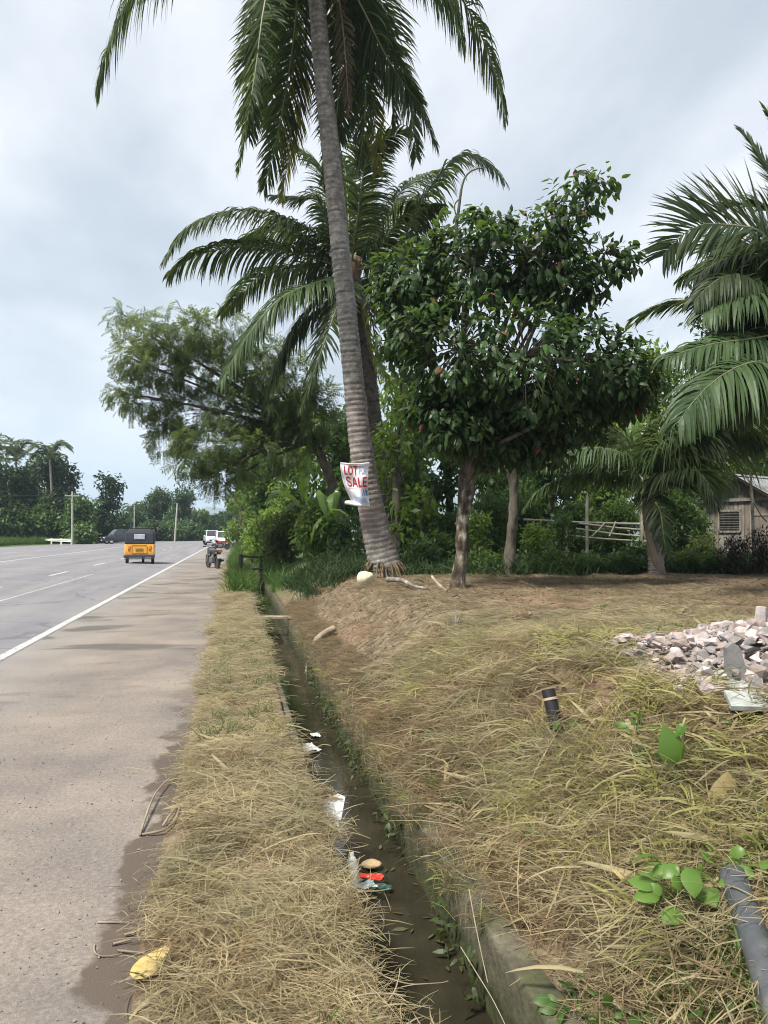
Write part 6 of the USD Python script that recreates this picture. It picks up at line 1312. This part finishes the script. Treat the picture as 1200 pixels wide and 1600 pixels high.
leaf_mat('lime_leaf', [(0.06, 0.115, 0.022), (0.10, 0.165, 0.032), (0.13, 0.20, 0.045)], transl=0.35, tcol=(0.22, 0.34, 0.06), rough=.4)
leafplant('leafy_weed', 'bright green round leaved weed left of the grey pipe end', 1085, 1425, 2.95, 26, .085, .15, .21, 1, 'lime_leaf')
leafplant('leafy_weed', 'bright green weed growing right of the grey pipe', 1195, 1395, 2.8, 9, .07, .10, .20, 2, 'lime_leaf')
leafplant('leafy_weed', 'low green weed patch at the bottom edge beside the ditch wall', 905, 1590, 2.12, 18, .05, .14, .07, 3, 'weed_leaf')
leafplant('leafy_weed', 'low green weed patch at the bottom edge right of the first patch', 990, 1600, 2.1, 16, .05, .13, .07, 4, 'weed_leaf')
leafplant('leafy_weed', 'small weed under the black pipe stub', 880, 1150, 4.1, 9, .09, .12, .12, 5, 'weed_leaf', .4)
leafplant('leafy_weed', 'yellowish weed tuft on the bank right of the pipe stub', 1000, 1165, 3.9, 10, .08, .09, .16, 6, 'lime_leaf', .45)
leafplant('leafy_weed', 'small dark weed in the straw at the bottom left of the ditch', 430, 1590, 2.35, 10, .045, .07, .06, 7, 'weed_leaf')
bl = Thing('broad_leaf_sprout', 'single large pale green leaf sprouting from the dry bank', 'plant', bank_at(1052, 1235))
q = bank_at(1052, 1235); dq = float((q - EYE) @ FWD); bl.part('stalk', tube([q, at(1056, 1205, dq), at(1054, 1185, dq)], .004, 5), '/World/Looks/lime_leaf')
bl.part('leaf', leafy(at(1056, 1192, dq)[None], (UP * .9 - RIGHT * .25)[None], (-FWD * .8 + [0, 0, .5])[None], np.array([.17]), .75, ([0, .07, .2, .4, .62, .84, 1], [.1, .32, .46, .5, .4, .2, .02]), .12, .2), '/World/Looks/lime_leaf', smooth=True)
bl.part('leaf', leafy(at(1070, 1130, dq)[None], (-UP * .6 - RIGHT * .4)[None], (-FWD * .6 + [0, 0, .7])[None], np.array([.075]), .6, LEAF4, .12, .2), '/World/Looks/lime_leaf')
bl.part('stalk', tube(thru(q, at(1066, 1170, dq), at(1070, 1130, dq), 7), .003, 5), '/World/Looks/lime_leaf')
dryleaf = leaf_mat('dry_broad_leaf', [(0.28, 0.22, 0.12), (0.40, 0.33, 0.19)], transl=.15, rough=.7)
ST5 = ([0, .07, .2, .4, .6, .8, .93, 1], [.12, .28, .44, .5, .42, .26, .12, .02])
def dead_leaf(label, p, d_, n_, L, asp=.55, mat=None, curl=-.25, fold=.25):
    t = Thing('dead_leaf', label, 'leaf', p)
    t.part('blade', leafy(np.asarray(p)[None], np.asarray(d_)[None], np.asarray(n_)[None], np.array([L]), asp, ST5, curl, fold), mat or dryleaf, smooth=True)
    t.part('stem', tube([np.asarray(p), np.asarray(p) - unit(np.asarray(d_, float)) * L * .3], [.003, .002], 5), dryrachis_m)
yl = leaf_mat('yellow_dead_leaf', [(0.27, 0.205, 0.075), (0.31, 0.25, 0.10)], transl=.05, rough=.6)
q = np.array(at(205, 1540, 2.72)); q[2] = .03
dead_leaf('yellow dead leaf lying on the dark edge of the shoulder', q, RIGHT * .85 + F2.tolist().__add__([0.0]) * np.array([.55, .55, 0]) if False else np.array([.8, .55, .12]), np.array([-.1, -.3, 1.0]), .155, .62, yl)
q = bank_at(1130, 1275); dead_leaf('grey brown dead leaf standing curled among stalks on the bank', q + [0, 0, .02], np.array([.05, .05, 1.0]), np.array([-.2, -1, .2]), .17, .75)
q = bank_at(757, 1068); dead_leaf('pale dead leaf upright on the middle of the bank', q + [0, 0, .0], np.array([.15, .1, .9]), np.array([-.3, -1, .3]), .17, .45)
q = bank_at(770, 1190); dead_leaf('narrow dead leaf lying on the brown bank', q + [0, 0, .05], np.array([.9, .3, .1]), np.array([0, -.3, 1]), .17, .3)
q = bank_at(1000, 1400); dead_leaf('curled dead leaf below the pale stalks', q + [0, 0, .05], np.array([-.8, .2, .2]), np.array([0, -.5, 1]), .12, .5)
# stalks and twigs, one by one
def stick(name, label, pts, r, mat=drift, cat_='stick'):
    c = smoothpath(pts, 18); return single(name, tube(c, np.linspace(r, r * .5, 18), 6), mat, label, cat_, smooth=True)
def sh_(u, v, dz=.01):
    r = FWD + (u - 600) / 1200 * RIGHT + (800 - v) / 1200 * UP; return EYE + r * ((dz - EYE[2]) / r[2])
stick('dry_twig', 'long bent twig lying on the shoulder beside the grass', [sh_(219, 1305), sh_(228, 1275, .03), sh_(240, 1245, .04), sh_(258, 1222, .03), sh_(281, 1208)], .007)
stick('dry_twig', 'curved thick twig at the grass edge below the long bent twig', [sh_(222, 1304), sh_(252, 1298, .02), sh_(272, 1284, .03), sh_(280, 1262, .03), sh_(268, 1252)], .008)
stick('dry_twig', 'twig beside the curved thick twig pointing into the grass', [sh_(255, 1290), sh_(268, 1270, .03), sh_(282, 1256, .02), sh_(312, 1250, .05)], .007)
stick('dry_twig', 'thin straight stick on the dark edge of the shoulder', [sh_(223, 1408), sh_(245, 1382, .02), sh_(264, 1360)], .004)
stick('dry_twig', 'short stick across the dark edge, uppermost of four', [sh_(153, 1441), sh_(203, 1441)], .005)
stick('dry_twig', 'short stick slanting on the dark edge, second of four', [sh_(195, 1461), sh_(228, 1451)], .006)
stick('dry_twig', 'stubby stick on the dark edge, third of four', [sh_(177, 1475), sh_(205, 1468)], .006)
stick('dry_twig', 'short stick on the dark edge, lowest of four', [sh_(184, 1485), sh_(226, 1489)], .005)
stick('dry_twig', 'hooked twig lying near the grass on the dark edge', [sh_(148, 1476), sh_(150, 1490), sh_(165, 1494), sh_(190, 1490)], .004)
stick('dry_stalk', 'long pale stalk reaching from the straw over the ditch water', [at(570, 1500, 2.75), at(612, 1530, 2.65), at(655, 1538, 2.62), at(700, 1533, 2.7)], .0032)
stick('dry_stalk', 'forked pale stalk above the ditch water', [at(600, 1570, 2.5), at(618, 1545, 2.55), at(625, 1512, 2.6)], .0035)
stick('dry_stalk', 'yellow stalk lying out over the ditch edge', [at(545, 1560, 2.5), at(590, 1552, 2.5), at(634, 1556, 2.5)], .0035)
stick('dry_stalk', 'pale stalk leaning along the right ditch wall', [at(733, 1390, 3.2), at(748, 1470, 2.9), at(762, 1535, 2.65)], .003)
stick('dry_stalk', 'long dark stalk slanting down the right ditch wall', [at(720, 1480, 2.95), at(760, 1545, 2.65), at(800, 1625, 2.35)], .0025)
g = np.random.default_rng(5)
stalks = [((915, 1335), (1010, 1310), 'longest pale stalk lying across the bank above the leafy weed'), ((925, 1345), (1040, 1335), 'pale stalk just below the longest one'), ((940, 1200), (955, 1270), 'upright pale stalk in the dry grass'), ((960, 1255), (1020, 1310), 'pale stalk slanting down to the right on the bank'), ((985, 1255), (1008, 1215), 'short pale stalk with green tip'),
          ((985, 1422), (1000, 1345), 'pale stalk standing below the longest stalk'), ((1070, 1300), (1100, 1370), 'pale stalk leading down to the leafy weed'), ((1105, 1285), (1200, 1240), 'thick pale stalk at the right edge of the bank'), ((1050, 1270), (1125, 1260), 'pale stalk left of the standing dead leaf'), ((1010, 1440), (1040, 1540), 'curved stalk hanging above the bare red soil'), ((1115, 1230), (1065, 1195), 'forked stalk above the standing dead leaf'), ((880, 1410), (900, 1340), 'thin stalk standing left on the bank')]
for a_, b2_, lb in stalks:
    q0, q1 = bank_at(*a_), bank_at(*b2_); stick('dry_stalk', lb, [q0, (q0 + q1) / 2 + [g.normal(0, .02), 0, g.uniform(-.01, .012)], q1], .0055 if 'thick' in lb else .0032, plain('pale_stalk', (0.38, 0.32, 0.20), .7, noise=.35, scale=25) if lb.startswith('longest') else '/World/Looks/pale_stalk', 'stalk')

# ---------------------------------------------------------------- litter in the ditch
clear_m = plain('cloudy_plastic', (0.55, 0.56, 0.52), .3); foam_m = plain('white_foam', (0.44, 0.46, 0.47), .6, noise=.3, scale=25)
def wat(u, v, z=-.28):
    r = FWD + (u - 600) / 1200 * RIGHT + (800 - v) / 1200 * UP; return EYE + r * ((z - EYE[2]) / r[2])
q = wat(552, 1362, -.18); q[0] = max(q[0], .56)
bo = Thing('plastic_bottle', 'cloudy plastic bottle leaning on the left ditch wall', 'bottle', q)
ax = unit(np.array([-.05, .25, .9])); 
bo.part('bottle_body', tube([q - ax * .07, q - ax * .066, q + ax * .05, q + ax * .068, q + ax * .078], [.022, .028, .028, .018, .011], 14), clear_m, smooth=40)
bo.part('cap', tube([q + ax * .078, q + ax * .095], .0125, 12), white_m, smooth=40)
def crumple(name, label, cat_, p, size, seed, mat, rot=0.0):
    g = np.random.default_rng(seed); n_ = 9
    X, Y = np.meshgrid(np.linspace(-.5, .5, n_), np.linspace(-.5, .5, n_), indexing='ij')
    Z = .22 * (g.random((n_, n_)) - .5) + .25 * X * Y; c_, s_ = math.cos(rot), math.sin(rot)
    V = np.stack([X * size[0] + .02 * g.normal(0, 1, X.shape) * size[0], Y * size[1] + .03 * g.normal(0, 1, X.shape) * size[1], Z * size[2]], -1).reshape(-1, 3)
    V = np.stack([V[:, 0] * c_ - V[:, 1] * s_, V[:, 0] * s_ + V[:, 1] * c_, V[:, 2]], 1) + p
    i, j = np.meshgrid(np.arange(n_ - 1), np.arange(n_ - 1), indexing='ij'); b0 = (i * n_ + j).ravel(); q = np.stack([b0, b0 + n_, b0 + n_ + 1, b0 + 1], 1)
    return single(name, (V, np.vstack([q[:, [0, 1, 2]], q[:, [0, 2, 3]]])), mat, label, cat_)
red_m = M('red_plastic', {'p': ('principled_bsdf', {'base_color': (0.72, 0.035, 0.015), 'roughness': 0.35})}, [])
crumple('plastic_wrapper', 'bright red crumpled wrapper floating in the ditch', 'wrapper', wat(577, 1369, -.25), (.15, .055, .05), 2, red_m, -.35)
crumple('plastic_bag', 'pale bluish crumpled plastic bag under the red wrapper', 'plastic bag', wat(566, 1384, -.265), (.15, .07, .08), 3, plain('bluish_plastic', (0.42, 0.55, 0.56), .4), .2)
crumple('plastic_bag', 'dark green crumpled plastic at the right of the pale bag', 'plastic bag', wat(594, 1386, -.27), (.12, .05, .05), 4, plain('dark_green_plastic', (0.02, 0.06, 0.045), .35), -.2)
q = wat(580, 1350, -.27); single('coconut_shell', lump(q, .045, 9, (1.2, 1, .45)), rubble_mat('tan_shell', (0.42, 0.31, 0.18)), 'tan coconut shell piece floating behind the red wrapper', 'shell', smooth=True)
q = wat(521, 1262, -.24); 
slab('foam_tray', 'white foam tray piece leaning in the ditch water', 'foam piece', [(-.07, -.12), (.06, -.10), (.07, .10), (.02, .12), (-.07, .06)], .018, (521, 1263, 5.15), foam_m, (RIGHT + [0, 0, -.1], F2.tolist() + [.55]))
slab('foam_tray', 'small white foam chip beside the larger foam tray', 'foam piece', [(-.03, -.02), (.03, -.03), (.02, .03)], .012, (523, 1288, 4.95), foam_m, (RIGHT, F2.tolist() + [.25]))
crumple('plastic_bag', 'white plastic scrap at the left ditch wall far side', 'plastic bag', wat(483, 1168, -.27), (.14, .22, .10), 6, foam_m, .3)
crumple('plastic_bag', 'small white plastic scrap beyond the other white scrap', 'plastic bag', wat(493, 1148, -.28), (.08, .12, .06), 7, foam_m, .1)
g = np.random.default_rng(91); n = 80
yy = np.where(g.random(n) < .45, g.uniform(3.2, 4.6, n), g.uniform(4.6, 10, n)); xx = 1.0 - .30 * g.random(n) ** 2.2; 
single('floating_debris', leafy(np.stack([xx, yy, np.full(n, -.292)], 1), np.stack([g.normal(0, 1, n), g.normal(0, 1, n), g.uniform(-.05, .25, n)], 1), unit(g.normal(0, .3, (n, 3)) + [0, 0, 1]), .05 * g.uniform(.4, 1.6, n), .3, LEAF4, .1), leaf_mat('wet_debris', [(0.05, 0.045, 0.02), (0.10, 0.09, 0.035), (0.07, 0.10, 0.03)], transl=.1), 'wet leaves and weeds floating along the right side of the ditch', 'debris', kind='stuff')
